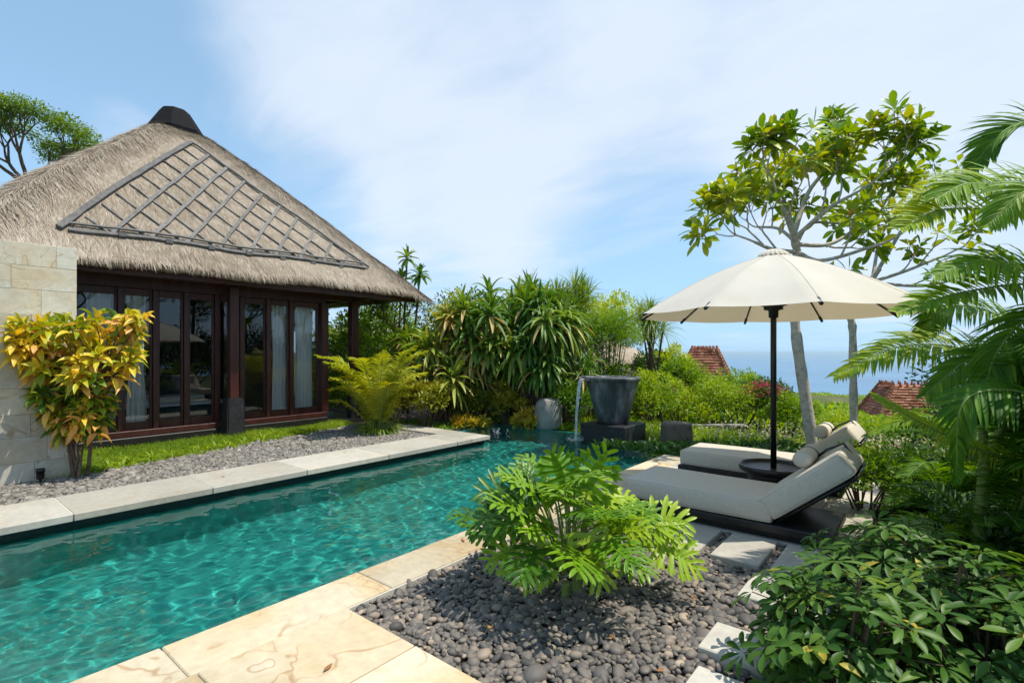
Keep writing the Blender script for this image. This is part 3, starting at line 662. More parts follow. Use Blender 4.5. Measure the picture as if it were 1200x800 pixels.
# curtains inside
def curtain(y0, y1, x, lab, seed, gather=1.0, z0=.14):
    g = np.random.default_rng(seed); nn = 60; nz_ = 14; V = []
    ph = g.uniform(0, 6, 4)
    for j in range(nz_ + 1):
        t = j / nz_; z = z0 + (2.52 - z0) * t; sh = 1 - (gather * .22 * math.exp(-((t - .55) / .22) ** 2)); c_ = (y0 + y1) / 2
        for i in range(nn + 1):
            u_ = i / nn; y = c_ + (y0 + (y1 - y0) * u_ - c_) * sh
            V.append((x + .035 * math.sin(u_ * 2 * math.pi * (y1 - y0) / .085 + ph[0] + .5 * math.sin(t * 3 + ph[1])) + .012 * math.sin(u_ * 31 + t * 2 + ph[2]), y, z))
    F = [(j * (nn + 1) + i, j * (nn + 1) + i + 1, (j + 1) * (nn + 1) + i + 1, (j + 1) * (nn + 1) + i) for j in range(nz_) for i in range(nn)]
    mb = MB(); mb.add(V, F); return tag(mb.build('curtain', M_CURT), lab, 'curtain', 'white curtains inside the villa windows')
curtain(fy(100, -10.6), fy(134, -10.6), -10.55, 'white curtain half hidden behind the yellow croton, leftmost in the villa', 1)
curtain(fy(147, -10.58), fy(172, -10.58), -10.56, 'long white curtain just right of the yellow croton, flaring at its hem', 2, 1.6)
curtain(fy(317, -10.6), fy(338, -10.6), -10.56, 'white curtain in the window right of the stone-footed post', 3, .5)
curtain(fy(345, -10.6), fy(364, -10.6), -10.56, 'white curtain in the last villa window beside the veranda', 4, .5)
# sofa
sofa = thing('sofa', 'dark sofa with pale cushions seen dimly through the villa glass', 'sofa', (-12.4, 3.4, .125))
def rb(name, lo, hi, mat, parent, bev=.05, rot=None, seg=3, tint=.5):
    lo = np.array(lo, float); hi = np.array(hi, float); bm = bmesh.new(); bmesh.ops.create_cube(bm, size=1)
    for v in bm.verts: v.co = Vector((v.co.x * (hi - lo)[0], v.co.y * (hi - lo)[1], v.co.z * (hi - lo)[2]))
    bmesh.ops.bevel(bm, geom=list(bm.edges), offset=bev, segments=seg, affect='EDGES', profile=.6)
    me = bpy.data.meshes.new(name); bm.to_mesh(me); bm.free(); me.materials.append(mat)
    for p_ in me.polygons: p_.use_smooth = True
    at_ = me.attributes.new('tint', 'FLOAT', 'POINT'); at_.data.foreach_set('value', np.full(len(me.vertices), tint, np.float32))
    o = bpy.data.objects.new(name, me); COL.objects.link(o); o.location = tuple((lo + hi) / 2)
    if rot: o.rotation_euler = rot
    bpy.context.view_layer.update(); setparent(o, parent); return o
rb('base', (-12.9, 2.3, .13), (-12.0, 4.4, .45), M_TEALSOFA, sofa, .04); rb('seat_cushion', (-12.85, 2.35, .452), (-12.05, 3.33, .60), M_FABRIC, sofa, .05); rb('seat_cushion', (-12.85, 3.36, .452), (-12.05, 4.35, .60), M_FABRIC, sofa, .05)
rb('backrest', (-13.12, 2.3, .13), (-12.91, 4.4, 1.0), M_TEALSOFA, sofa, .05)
tbl = thing('low_table', 'low white-edged table inside the villa in front of the sofa', 'table', (-11.4, 3.4, .125))
rb('tabletop', (-11.7, 2.5, .48), (-11.15, 4.5, .52), M_CURT, tbl, .01)
for yy in (2.6, 4.35): rb('leg', (-11.6, yy, .126), (-11.5, yy + .08, .48), M_BLKWOOD, tbl, .01)
# ================================================================== STONE GARDEN WALL
wl = thing('stone_wall', 'tall honey-and-grey sandstone block wall beside the yellow croton', 'wall', (-8.5, -.5, 0))
mb = MB(); mb.box((-8.64, -3.2, -.1), (-8.31, 1.50, 2.80)); mb.build('wall_core', M_GROUT, wl, smooth=False)
mb = MB(); r_ = random.Random(4); z = -.08
for row in range(10):
    h_ = (.28, .30, .27, .31, .29, .28, .30, .30, .28, .27)[row]; y = 1.52; 
    if z + h_ > 2.81: h_ = 2.81 - z
    y -= 0
    first = True
    while y > -3.2:
        L_ = r_.uniform(.32, .62) * (.6 if (first and row % 2) else 1); q = max(-3.2, y - L_); dx = r_.uniform(0, .008)
        mb.box((-8.645, q + .001, z + .001), (-8.287 + dx * .5, y - .001, z + h_ - .001), r_.random(), bev=.0025); y = q; first = False
    z += h_
mb.build('stone_blocks', M_WALLST, wl, smooth=False)
up = thing('garden_uplight', 'small black cylindrical uplight in the gravel at the foot of the stone wall', 'garden light', (-8.14, 1.16, -.03))
c = np.array((-8.14, 1.16, -.03)); mb = MB(); mb.tube([c + (0, 0, .0), c + (0, 0, .05)], .012, 8); mb.build('spike', M_BLACK, up)
mb = MB(); mb.lathe([(.0, .04), (.036, .04), (.038, .06), (.038, .125), (.044, .125), (.044, .16), (.036, .16), (.034, .145), (0, .145)], c, 24); mb.build('lamp_head', M_BLACK, up)
# ================================================================== SUNBEDS, TABLE, PARASOL
def cushion(name, size, mat, parent, M, bev=.05, puff=.012, seed=0, piping=True):
    h = np.array(size) / 2; n = 22; u = np.sin(np.linspace(-1, 1, n + 1) * math.pi / 2 * .98) / math.sin(math.pi / 2 * .98); vs = []; fs = []; idx = {}
    def vid(p_):
        k_ = tuple(np.round(p_, 6))
        if k_ not in idx: idx[k_] = len(vs); vs.append(p_)
        return idx[k_]
    for ax in range(3):
        for sg in (-1, 1):
            for i in range(n):
                for j in range(n):
                    q = []
                    for (a, b) in ((i, j), (i + 1, j), (i + 1, j + 1), (i, j + 1)):
                        p_ = [u[a], u[b]]; p_.insert(ax, sg); q.append(vid(np.array(p_, float)))
                    if (sg > 0) ^ (ax == 1): fs.append(q)
                    else: fs.append(q[::-1])
    fl = lambda a_: 1 - np.clip(np.abs(a_), 0, 1) ** 5
    def deform(P):
        P = np.array(P, float); q = P / h
        P[:, 2] += np.sign(q[:, 2]) * np.abs(q[:, 2]) ** 2 * puff * fl(q[:, 0]) * fl(q[:, 1]); P[:, 1] += q[:, 1] * .014 * fl(q[:, 0]) * (1 - q[:, 2] ** 2); P[:, 0] += q[:, 0] * .012 * fl(q[:, 1]) * (1 - q[:, 2] ** 2)
        # shallow creases and seat wear
        cr_ = vnoise(P * (1, .35, 1), 4.2, seed + 5, 2); P = P + (vnoise(P, 2.6, seed, 2) * .0035 + np.abs(cr_) * -.0022)[:, None] * unit(P * (.3, 1, 2))
        return P @ np.array(M.to_3x3()).T + np.array(M.translation)
    P = np.array(vs) * h; inn = np.clip(P, -(h - bev), h - bev); P = inn + unit(P - inn) * bev
    mb = MB(); mb.add(deform(P), fs, .5); o = mb.build(name, mat, parent)
    for sz in (1, -1):
        pts = []
        for (cx_, cy_, a0) in ((1, 1, 0), (-1, 1, 90), (-1, -1, 180), (1, -1, 270)):
            for t in np.linspace(0, 90, 6): an = R(a0 + t); pts.append((cx_ * (h[0] - bev) + bev * .74 * math.cos(an), cy_ * (h[1] - bev) + bev * .74 * math.sin(an), sz * (h[2] - bev + bev * .70)))
        D_ = []
        for i in range(len(pts)):
            p0, p1 = np.array(pts[i]), np.array(pts[(i + 1) % len(pts)]); k_ = max(1, int(np.linalg.norm(p1 - p0) / .05)); D_ += [p0 + (p1 - p0) * t / k_ for t in range(k_)]
        D_.append(D_[0]); mbp = MB(); mbp.tube(deform(np.array(D_)), .0042, 6, cap=False); mbp.build('piping', mat, o)
    return o
def sunbed(x0, yc, lab, seed):
    t = thing('sunbed', lab, 'sunbed', (x0 + 1.2, yc, 0), 'matching cream sunbeds under the parasol'); WD = .72
    mb = MB(); mb.box((x0 + .03, yc - WD / 2 + .03, .003), (x0 + 1.68, yc + WD / 2 - .03, .055), .3, bev=.008); mb.box((x0, yc - WD / 2 - .02, .056), (x0 + 1.74, yc + WD / 2 + .02, .12), .5, bev=.008); mb.build('platform', M_BLKWOOD, t, smooth=False)
    mb = MB(); a = R(39); hx = x0 + 1.34; L_ = .69
    for s_ in (-1, 1):
        y = yc + s_ * (WD / 2 - .05); p0 = np.array((hx, y, .135)); p1 = p0 + np.array((math.cos(a), 0, math.sin(a))) * L_; mb.tube([p0, p1], .018, 6)
    for f_ in np.linspace(.05, .98, 9):
        c_ = np.array((hx, yc, .135)) + np.array((math.cos(a), 0, math.sin(a))) * L_ * f_; mb.box(c_ - (.03, WD / 2 - .04, .006), c_ + (.03, WD / 2 - .04, .006), .4, M=rmat('Y', -a))
    mb.build('backrest_frame', M_BLACK, t)
    cushion('mattress', (1.30, WD, .175), M_FABRIC, t, Matrix.Translation((x0 + .665, yc, .21)), .030, .008, seed)
    C_ = Vector((hx, yc, .150)) + Vector((math.cos(a), 0, math.sin(a))) * (L_ / 2) + Vector((-math.sin(a), 0, math.cos(a))) * .105
    cushion('back_cushion', (.71, WD, .19), M_FABRIC, t, Matrix.Translation(C_) @ Matrix.Rotation(-a, 4, 'Y'), .032, .008, seed + 1)
    # bolster with strap
    b = thing('bolster_pillow', ('round cream bolster with a black strap, resting on the nearer sunbed backrest' if seed < 50 else 'round cream bolster with a black strap, resting on the farther sunbed backrest'), 'pillow', (0, 0, 0), 'bolster pillows on the sunbeds')
    pc = Vector((hx, yc, .150)) + Vector((math.cos(a), 0, math.sin(a))) * (L_ * .64) + Vector((-math.sin(a), 0, math.cos(a))) * .278
    b.location = pc; bpy.context.view_layer.update()
    mb = MB(); pr = [(0.001, -.27), (.035, -.27), (.058, -.258), (.069, -.23)] + [(.071 + .002 * math.sin(q * 2), -.2 + .4 * q / 8) for q in range(9)] + [(.069, .23), (.058, .258), (.035, .27), (.001, .27)]
    mb.lathe(pr, (0, 0, 0), 28); V = mb.v[0]; V = np.stack((V[:, 0], V[:, 2], -V[:, 1]), 1); V[:, 2] *= .93; mb.v[0] = V + np.array(pc); mb.build('cover', M_FABRIC, b)
    mb = MB(); pr = [(.0745, -.02), (.0755, 0), (.0745, .02), (.070, .02), (.070, -.02), (.0745, -.02)]
    mb.lathe(pr, (0, 0, 0), 28); V = mb.v[0]; V = np.stack((V[:, 0], V[:, 2], -V[:, 1]), 1); V[:, 2] *= .95; V[:, 1] += .06; mb.v[0] = V + np.array(pc)
    for sy in (-.0,):
        q0 = pc + Vector((.03, .06, -.05)); q1 = Vector((hx, yc + .06, .15)) + Vector((math.cos(a), 0, math.sin(a))) * (L_ + .02) + Vector((-math.sin(a), 0, math.cos(a))) * .215
        mb.tube([tuple(q0), tuple((q0 + q1) / 2 + Vector((-.01, 0, .02))), tuple(q1), tuple(q1 + Vector((.08, 0, -.12)))], .011, 6)
    mb.build('strap', M_BLACK, b)
    return t
sunbed(-2.30, 4.86, 'cream cushioned sunbed nearest the camera, its backrest raised over the stepping stones', 31)
sunbed(-2.42, 6.58, 'cream cushioned sunbed on the far side of the parasol, next to the hedge', 61)
UC = np.array((-1.22, 5.65))
tb = thing('parasol_table', 'round black slatted tray table clamped around the parasol pole', 'table', (UC[0], UC[1], 0))
mb = MB(); mb.lathe([(.0, .0), (.24, .0), (.245, .02), (.24, .27), (.24, .30), (0, .30)], (UC[0], UC[1], .002), 40); mb.build('drum_base', M_BLACK, tb)
mb = MB(); mb.lathe([(.0, .30), (.29, .30), (.315, .315), (.322, .36), (.312, .372), (.303, .36), (.298, .332), (.0, .332)], (UC[0], UC[1], .003), 56)
for k in range(-4, 5):
    w_ = math.sqrt(max(0, .29 ** 2 - (k * .066) ** 2)) - .01; mb.box((UC[0] - w_, UC[1] + k * .066 - .029, .336), (UC[0] + w_, UC[1] + k * .066 + .029, .345), .6, bev=.003, M=None)
mb.build('tray', M_BLACK, tb)
um = thing('parasol', 'large cream canvas parasol on a black pole above the sunbeds', 'parasol', (UC[0], UC[1], .35))
mb = MB(); mb.tube([(UC[0], UC[1], .346), (UC[0], UC[1], 2.42)], .028, 18); mb.build('pole', M_BLACK, um)
mb = MB(); mb.lathe([(.033, -.13), (.044, -.13), (.046, -.06), (.085, -.045), (.09, .0), (.05, .01), (.033, .02)], (UC[0], UC[1], 1.98), 24)
for k in range(10):
    an = 2 * math.pi * (k + .5) / 10; mb.box((UC[0] + .07 * math.cos(an) - .016, UC[1] + .07 * math.sin(an) - .016, 1.93), (UC[0] + .07 * math.cos(an) + .016, UC[1] + .07 * math.sin(an) + .016, 1.975), .5)
mb.build('hub', M_BLACK, um)
RU = 1.345; ZR, ZT = 1.885, 2.505; NP = 10; A0 = R(8)
def canz(q): return ZR + (ZT - ZR) * (1 - q) ** 1.0 + .062 * math.sin(math.pi * q) * (1 if q < 1 else 0)
mb = MB(); nr, na = 18, 8; V = []
for i in range(nr + 1):
    q = .02 + .98 * i / nr
    for k in range(NP * na):
        f_ = (k % na) / na; an = A0 + 2 * math.pi * k / (NP * na); chord = math.cos(math.pi / NP) / math.cos(math.pi / NP * (2 * f_ - 1)); sag = math.sin(math.pi * f_)
        rr = RU * q * (1 - (1 - chord) * .95) - .012 * sag * q; V.append((UC[0] + rr * math.cos(an), UC[1] + rr * math.sin(an), canz(q) - .018 * sag * q * (1.2 - q * .4)))
nk = NP * na; F = [(i * nk + j, i * nk + (j + 1) % nk, (i + 1) * nk + (j + 1) % nk, (i + 1) * nk + j) for i in range(nr) for j in range(nk)]
rim = np.array(V[-nk:]); r2 = rim.copy(); r2[:, 2] -= .012; r2[:, :2] = UC + (r2[:, :2] - UC) * .998
mb.add(V, F)
can = mb.build('canopy', M_CANVAS, um)
mb = MB()
for k in range(NP):
    an = A0 + 2 * math.pi * k / NP; pts = [(UC[0] + RU * q * math.cos(an) * 1.0, UC[1] + RU * q * math.sin(an), canz(q) + .0012) for q in np.linspace(.06, .99, 14)]; mb.tube(pts, .0020, 5, .2)
mb.build('seam', M_CANVAS, can)
for k in range(NP):
    an = A0 + 2 * math.pi * k / NP; mb = MB(); pts = [(UC[0] + RU * q * math.cos(an), UC[1] + RU * q * math.sin(an), canz(q) - .022) for q in np.linspace(.04, .985, 10)]; mb.tube(pts, .010, 6); 
    e = np.array((UC[0] + RU * math.cos(an), UC[1] + RU * math.sin(an), ZR)); dd = np.array((math.cos(an), math.sin(an), -.4)); mb.tube([e - dd * .075 - (0, 0, .0), e - dd * .0 - (0, 0, .018)], .0155, 8)
    q = .52; mb.tube([(UC[0] + .07 * math.cos(an), UC[1] + .07 * math.sin(an), 1.96), (UC[0] + RU * q * math.cos(an), UC[1] + RU * q * math.sin(an), canz(q) - .03)], .007, 6)
    mb.build('rib', M_BLACK, um)
mb = MB(); V = []; na2 = 100
for i, (q, zz) in enumerate(((.010, 2.535), (.05, 2.53), (.08, 2.505), (.098, 2.485), (.105, 2.465))):
    for k in range(na2):
        an = 2 * math.pi * k / na2; rr = RU * q * (1 + .05 * i / 4 * math.sin(an * 20)); V.append((UC[0] + rr * math.cos(an), UC[1] + rr * math.sin(an), zz + .007 * (i / 4) * math.sin(an * 20)))
F = [(i * na2 + j, i * na2 + (j + 1) % na2, (i + 1) * na2 + (j + 1) % na2, (i + 1) * na2 + j) for i in range(4) for j in range(na2)]; mb.add(V, F); mb.build('vent_cap', M_CANVAS, um)
# ================================================================== FOUNTAIN POT
pc = np.array((-4.66, 8.72)); pb = thing('fountain_plinth', 'square black stone plinth standing in the far edge of the pool', 'plinth', (pc[0], pc[1], -.3))
mb = MB(); mb.box((pc[0] - .46, pc[1] - .42, -.6), (pc[0] + .46, pc[1] + .46, .17), .2, bev=.012); mb.build('block', M_DARKST, pb, smooth=False)
pot = thing('fountain_pot', 'big weathered grey stone pot pouring water into the pool from its rim', 'fountain', (pc[0], pc[1], .17))
sd = unit(np.array((-.62, -.78))); RZ = .172
def wob(V): V = V.copy(); V[:, :2] += (.006 * vnoise(V, 4, 3, 2))[:, None]; return V
mb = MB(); mb.lathe([(0, 0), (.27, 0), (.29, .02), (.335, .18), (.385, .38), (.43, .56), (.465, .70), (.482, .78), (.485, .79), (.50, .80), (.515, .815), (.52, .86), (.51, .872), (.455, .872), (.445, .86), (.43, .70), (.40, .60), (0, .60)], (pc[0], pc[1], RZ), 56, wob=wob); mb.build('bowl', M_POT, pot)
ang = math.atan2(sd[1], sd[0]); sp = np.array((pc[0], pc[1], RZ)); mb = MB(); Mz = rmat('Z', ang)
def lb_(lo, hi, t=.6): 
    lo = np.array(lo, float); hi = np.array(hi, float); c_ = (lo + hi) / 2; h_ = (hi - lo) / 2; cc = sp + Mz @ c_; mb.box(cc - h_, cc + h_, t, bev=.006, M=Mz)
lb_((.40, -.13, .80), (.60, .13, .82)); lb_((.40, -.13, .82), (.60, -.105, .885)); lb_((.40, .105, .82), (.60, .13, .885)); mb.build('spout', M_POT, pot, smooth=False)
mb = MB(); mb.lathe([(0, .835), (.2, .838), (.44, .835)], (pc[0], pc[1], RZ), 40); mb.build('water_inside', M_FALL, pot)
mb = MB(); V = []; nn = 16; prof = spline([(.40, 0, .842), (.56, 0, .842), (.62, 0, .825), (.665, 0, .70), (.70, 0, .40), (.72, 0, .05), (.735, 0, WZ - RZ)], 40)
for i, p_ in enumerate(prof):
    t = i / 39; ww = .10 if t < .3 else .10 - .065 * (t - .3) / .7
    for j in range(nn + 1):
        u_ = j / nn * 2 - 1; V.append(sp + Mz @ np.array((p_[0] + .014 * math.sin(j * 1.9 + t * 3) * t + .008 * math.sin(u_ * 4 + t * 14) * t, u_ * ww + .01 * math.sin(t * 9) * t, p_[2])))
F = [(i * (nn + 1) + j, i * (nn + 1) + j + 1, (i + 1) * (nn + 1) + j + 1, (i + 1) * (nn + 1) + j) for i in range(39) for j in range(nn)]; mb.add(V, F)
g = np.random.default_rng(8); tv, tf = ico(1); land = sp + Mz @ np.array((.735, 0, WZ - RZ))
for _ in range(150):
    a = g.uniform(0, 6.28); r_ = abs(g.normal(0, .10)); h_ = abs(g.normal(0, .05)); mb.add(tv * g.uniform(.003, .010) + land + (r_ * math.cos(a), r_ * math.sin(a), h_), tf)
for _ in range(46):
    t = g.uniform(.1, 1); mb.add(tv * (g.uniform(.003, .007)) * (1, 1, 2) + sp + Mz @ np.array((.60 + .1 * math.sqrt(t) + g.normal(0, .03), g.normal(0, .07), .8 - t * 1.05)), tf)
tag(mb.build('falling_water', M_FALL), 'thin sheet of water falling from the pot spout into the pool', 'waterfall')
mb = MB()
for k in range(30):
    a = g.uniform(0, 6.28); r_ = g.uniform(.02, .20); mb.add(tv * (g.uniform(.008, .026)) * (1, 1, .22) + land + (r_ * math.cos(a), r_ * math.sin(a), .006), tf)
tag(mb.build('foam', L_FLOW), 'white bubbles where the falling water hits the pool', 'foam', kind='stuff')
# boulder and stool
def rock(name, lab, cat, c, prof, mat, seed, amp=.03, sx=1, sy=1):
    mb = MB(); 
    def wb(V):
        V = V.copy(); V[:, 0] = c[0] + (V[:, 0] - c[0]) * sx; V[:, 1] = c[1] + (V[:, 1] - c[1]) * sy; q = vnoise(V, 2.5, seed, 4); d = unit(V - (np.array(c) + (0, 0, .25))); return V + d * q[:, None] * amp
    mb.lathe(prof, c, 40, wob=wb); return tag(mb.build(name, mat), lab, cat)
c = at(643, 508, 11.0); rock('garden_boulder', 'upright rounded pale grey boulder at the far edge of the pool', 'boulder', (c[0], c[1], -.15), [(.0, 0), (.28, 0), (.30, .06), (.315, .2), (.31, .38), (.30, .52), (.26, .61), (.18, .665), (.08, .685), (.0, .69)], M_BOULDER, 3, .025)
c = at(793, 522, 9.25); rock('stone_stool', 'squat round brown stone stump between the fountain pot and the sunbeds', 'stone stool', (c[0], c[1], -.2), [(.0, 0), (.26, 0), (.275, .04), (.275, .2), (.27, .38), (.262, .425), (.24, .44), (.1, .445), (.0, .445)], M_STOOL, 5, .012)
# ================================================================== FAR ROOFS
def tiled_roof(lab, c, w0, w1, h, yaw, seed, lw=None):
    t = thing('tiled_roof_pavilion', lab, 'building', tuple(c)); Mz = rmat('Z', yaw); g = np.random.default_rng(seed)
    c = np.array(c); mb = MB(); rows = 15; l1 = lw or w1
    for i in range(rows):
        q = i / rows; q2 = (i + 1.12) / rows
        for side in range(4):
            def hw(qq, s_): return (w0 + (w1 - w0) * qq ** .9) / 2 if s_ else (w0 * .98 + (l1 - w0 * .98) * qq ** .9) / 2 if True else 0
            f_ = side in (0, 2); dist0 = hw(q, 1 - f_); half0 = hw(q, f_); dist1 = hw(q2, 1 - f_); half1 = hw(q2, f_)
            nt = max(3, int(half0 * 2 / .22)); a = side * math.pi / 2
            for k in range(nt):
                u0, u1 = -1 + 2 * k / nt, -1 + 2 * (k + .96) / nt; jz = g.uniform(0, .03)
                z0 = h * (q - 0); z1 = h * q2 if q2 < 1 else h
                P = np.array([(dist0 + .05, u0 * half0, z0), (dist0 + .05, u1 * half0, z0), (dist1, u1 * half1, z1 + .0), (dist1, u0 * half1, z1), (dist0 + .01, u0 * half0, z0 - .03), (dist0 + .01, u1 * half0, z0 - .03)]); P[:2, 2] += jz; P[:2, 0] += jz * .5
                Q = (Mz @ rmat('Z', a) @ P.T).T + c
                mb.add(Q, [(0, 1, 2, 3), (4, 5, 1, 0)], g.beta(2, 2) * .9)
    mb.box(c + (-w1 / 2, -w1 / 2, h - .1), c + (w1 / 2, w1 / 2, h), .5)
    mb.build('tiled_slope', M_TERRA, t, smooth=False); mb = MB()
    for sx in (-1, 1):
        for sy in (-1, 1):
            mb.tube([c + Mz @ np.array((sx * w0 / 2, sy * (w0 * .49), .02)), c + Mz @ np.array((sx * w1 / 2, sy * l1 / 2, h + .03))], .09, 6, .5)
            for q in np.linspace(.05, .95, 14):
                e_ = c + Mz @ np.array((sx * (w0 + (w1 - w0) * q) / 2, sy * (w0 * .98 + (l1 - w0 * .98) * q) / 2, h * q + .06)); mb.box(e_ - .07, e_ + .07, g.random())
    for u_ in np.linspace(-.5, .5, 8):
        for (ux, uy) in ((u_, -.5), (u_, .5), (.5, u_), (-.5, u_)):
            e_ = c + Mz @ np.array((ux * w1, uy * l1, h + .10)); mb.tube([e_ - (0, 0, .12), e_ + (0, 0, .06), e_ + (0, 0, .13)], [.07, .05, .015], 6, g.random())
    mb.build('ridge_tiles', M_TERRA, t, smooth=False)
    mb = MB(); mb.box(c + (-w0 * .4, -w0 * .4, -3.2), c + (w0 * .4, w0 * .4, .0), .4); mb.build('wall', M_BOULDER, t, smooth=False)
    return t
cc = at(826, 452, 34); tiled_roof('steep terracotta tiled roof rising above the hedge just left of the parasol pole', cc + (0, 0, -.2), 3.9, 1.5, 2.65, R(15), 3)
cc = at(1066, 492, 26); tiled_roof('low wide terracotta tiled roof between the plumeria trunk and the palm fronds', cc + (0, 0, -.2), 4.1, 2.0, 1.95, R(20), 4)
def thatch_far(lab, c, w, h, yaw, seed, cat='building'):
    t = thing('thatched_pavilion', lab, cat, tuple(c)); Mz = rmat('Z', yaw); g = np.random.default_rng(seed); mb = MB(); n_ = 40
    u_ = np.linspace(-1, 1, n_); X, Y = np.meshgrid(u_, u_); m = (np.abs(X) ** 6 + np.abs(Y) ** 6) ** (1 / 6); Zz = h * (1 - np.minimum(m, 1.02)) + .05 * vnoise(np.stack((X.ravel() * 3, Y.ravel() * 3, 0 * X.ravel()), 1), 2, seed).reshape(X.shape)
    P = np.stack((X.ravel() * w / 2, Y.ravel() * w / 2, Zz.ravel()), 1) @ Mz.T + np.array(c); I = np.arange(n_ * n_).reshape(n_, n_)
    mb.add(P, np.stack((I[:-1, :-1], I[:-1, 1:], I[1:, 1:], I[1:, :-1]), -1).reshape(-1, 4), .75)
    N = 6000; k = g.integers(0, n_ * n_, N); D = np.array(P[k] - np.array(c)); D[:, 2] = -.6 * np.linalg.norm(D[:, :2], axis=1); mb.leaves(P[k], D, (0, 0, 1), g.uniform(.2, .5, N), .03, 0, .1, 'grass', 2, g.uniform(.4, 1, N))
    mb.build('thatch', M_THATCH, t); mb = MB(); mb.box(np.array(c) + (-w * .36, -w * .36, -3), np.array(c) + (w * .36, w * .36, .1), .5); mb.build('wall', M_WOOD, t, smooth=False)
thatch_far('low thatched roof showing behind the fountain pot', at(712, 432, 19) + (0, 0, -.1), 4.6, 1.35, R(30), 5)
thatch_far('pale thatched roof glimpsed beyond the veranda under the villa eave', at(440, 384, 24) + (0, 0, -.3), 4.0, .9, R(40), 6)
# low pale garden ledge beyond the pool
mb = MB(); a = at(752, 497, 11.6); b = at(872, 496, 11.2); n_ = unit(b - a)
for i in range(5):
    p_ = a + (b - a) * i / 5; mb.tube([p_ + (0, 0, -.04), a + (b - a) * (i + .985) / 5 + (0, 0, -.04)], .035, 8, .5)
    mb.tube([p_ + (0, 0, -.4), p_ + (0, 0, -.02)], .03, 8, .5)
tag(mb.build('garden_rail', M_BOULDER), 'low pale rail in the planting behind the brown stone stump', 'rail')
# ================================================================== PLANTS
G_ = lambda s: np.random.default_rng(s)
def perp(d, g):
    a = g.normal(size=3); a -= d * np.dot(a, d); return unit(a)
def frond(mbl, mbs, pts, L, W, n, g, droop=.35, tint=.5, hang=.25, vee=.35, srad=.010, tipscale=.45, S=4, upb=(0, 0, 1), spread=.95):
    """pinnate frond: rachis through pts, n leaflets per side of length L"""
    C = spline(pts, 26); T = unit(np.gradient(C, axis=0)); t = np.linspace(.10, .995, n); idx = t * 25; i0 = np.minimum(idx.astype(int), 24); f = (idx - i0)[:, None]
    P = C[i0] * (1 - f) + C[i0 + 1] * f; D = unit(T[i0] * (1 - f) + T[i0 + 1] * f); up = np.array(upb, float)
    side = unit(np.cross(D, up)); nr = np.cross(side, D); ln = L * (np.sin(np.pi * (.14 + .80 * t)) ** .55) * (1 - (1 - tipscale) * t ** 3)
    for s_ in (-1, 1):
        fw = .45 + .75 * t ** 1.2; dd = unit(side * s_ * spread + D * fw[:, None] + nr * vee + g.normal(0, .07, (n, 3))); dd[:, 2] -= hang * .3
        mbl.leaves(P, dd, nr + side * s_ * -.3, ln * g.uniform(.88, 1.1, n), W * g.uniform(.8, 1.15, n), droop=droop * g.uniform(.6, 1.4, n), fold=.22, prof='lance', S=S, tint=np.clip(tint + g.normal(0, .10, n), 0, 1))
    mbs.tube(C, np.linspace(srad, srad * .3, 26), 5, min(1, tint + .2), cap=False)
def areca(name, lab, cat, base, n, L, g, lw=.028, ll=.34, zst=.35, up=1.0, mat=L_PALM, nl=30, tint=.5, stems=5, spread=.12, azr=None, group=None, elr=(35, 86), lr=(.7, 1.1), dr=1.0):
    t = thing(name, lab, cat, tuple(base), group); ml, ms = MB(), MB(); base = np.array(base, float)
    for k in range(stems):
        a = g.uniform(0, 6.28); b = base + (spread * math.cos(a), spread * math.sin(a), -.03); tp = b + (spread * .4 * math.cos(a), spread * .4 * math.sin(a), zst); ms.tube(spline([b, (b + tp) / 2 + g.normal(0, .01, 3), tp], 8), np.linspace(.026, .018, 8), 7, .5)
    for k in range(n):
        az = g.uniform(0, 2 * math.pi) if azr is None else R(g.uniform(*azr)); el = R(g.uniform(*elr)); l_ = L * g.uniform(*lr) * (.75 + .25 * math.sin(el))
        d = np.array((math.cos(az) * math.cos(el), math.sin(az) * math.cos(el), math.sin(el) * up)); s0 = base + np.array((math.cos(az), math.sin(az), 0)) * spread * g.uniform(.1, .9) + (0, 0, zst * g.uniform(.4, 1))
        hor = np.array((math.cos(az), math.sin(az), 0)); pts = [s0, s0 + d * l_ * .35, s0 + d * l_ * .65 + hor * l_ * .08 * dr - (0, 0, l_ * .06 * dr), s0 + d * l_ * .84 + hor * l_ * .28 * dr - (0, 0, l_ * (.20 + .12 * g.random()) * dr)]
        frond(ml, ms, pts, ll * g.uniform(.85, 1.1), lw, nl, g, droop=g.uniform(.25, .55), tint=tint + g.normal(0, .12))
    ml.build('foliage', mat, t); ms.build('stem', M_GREENSTEM, t); return t
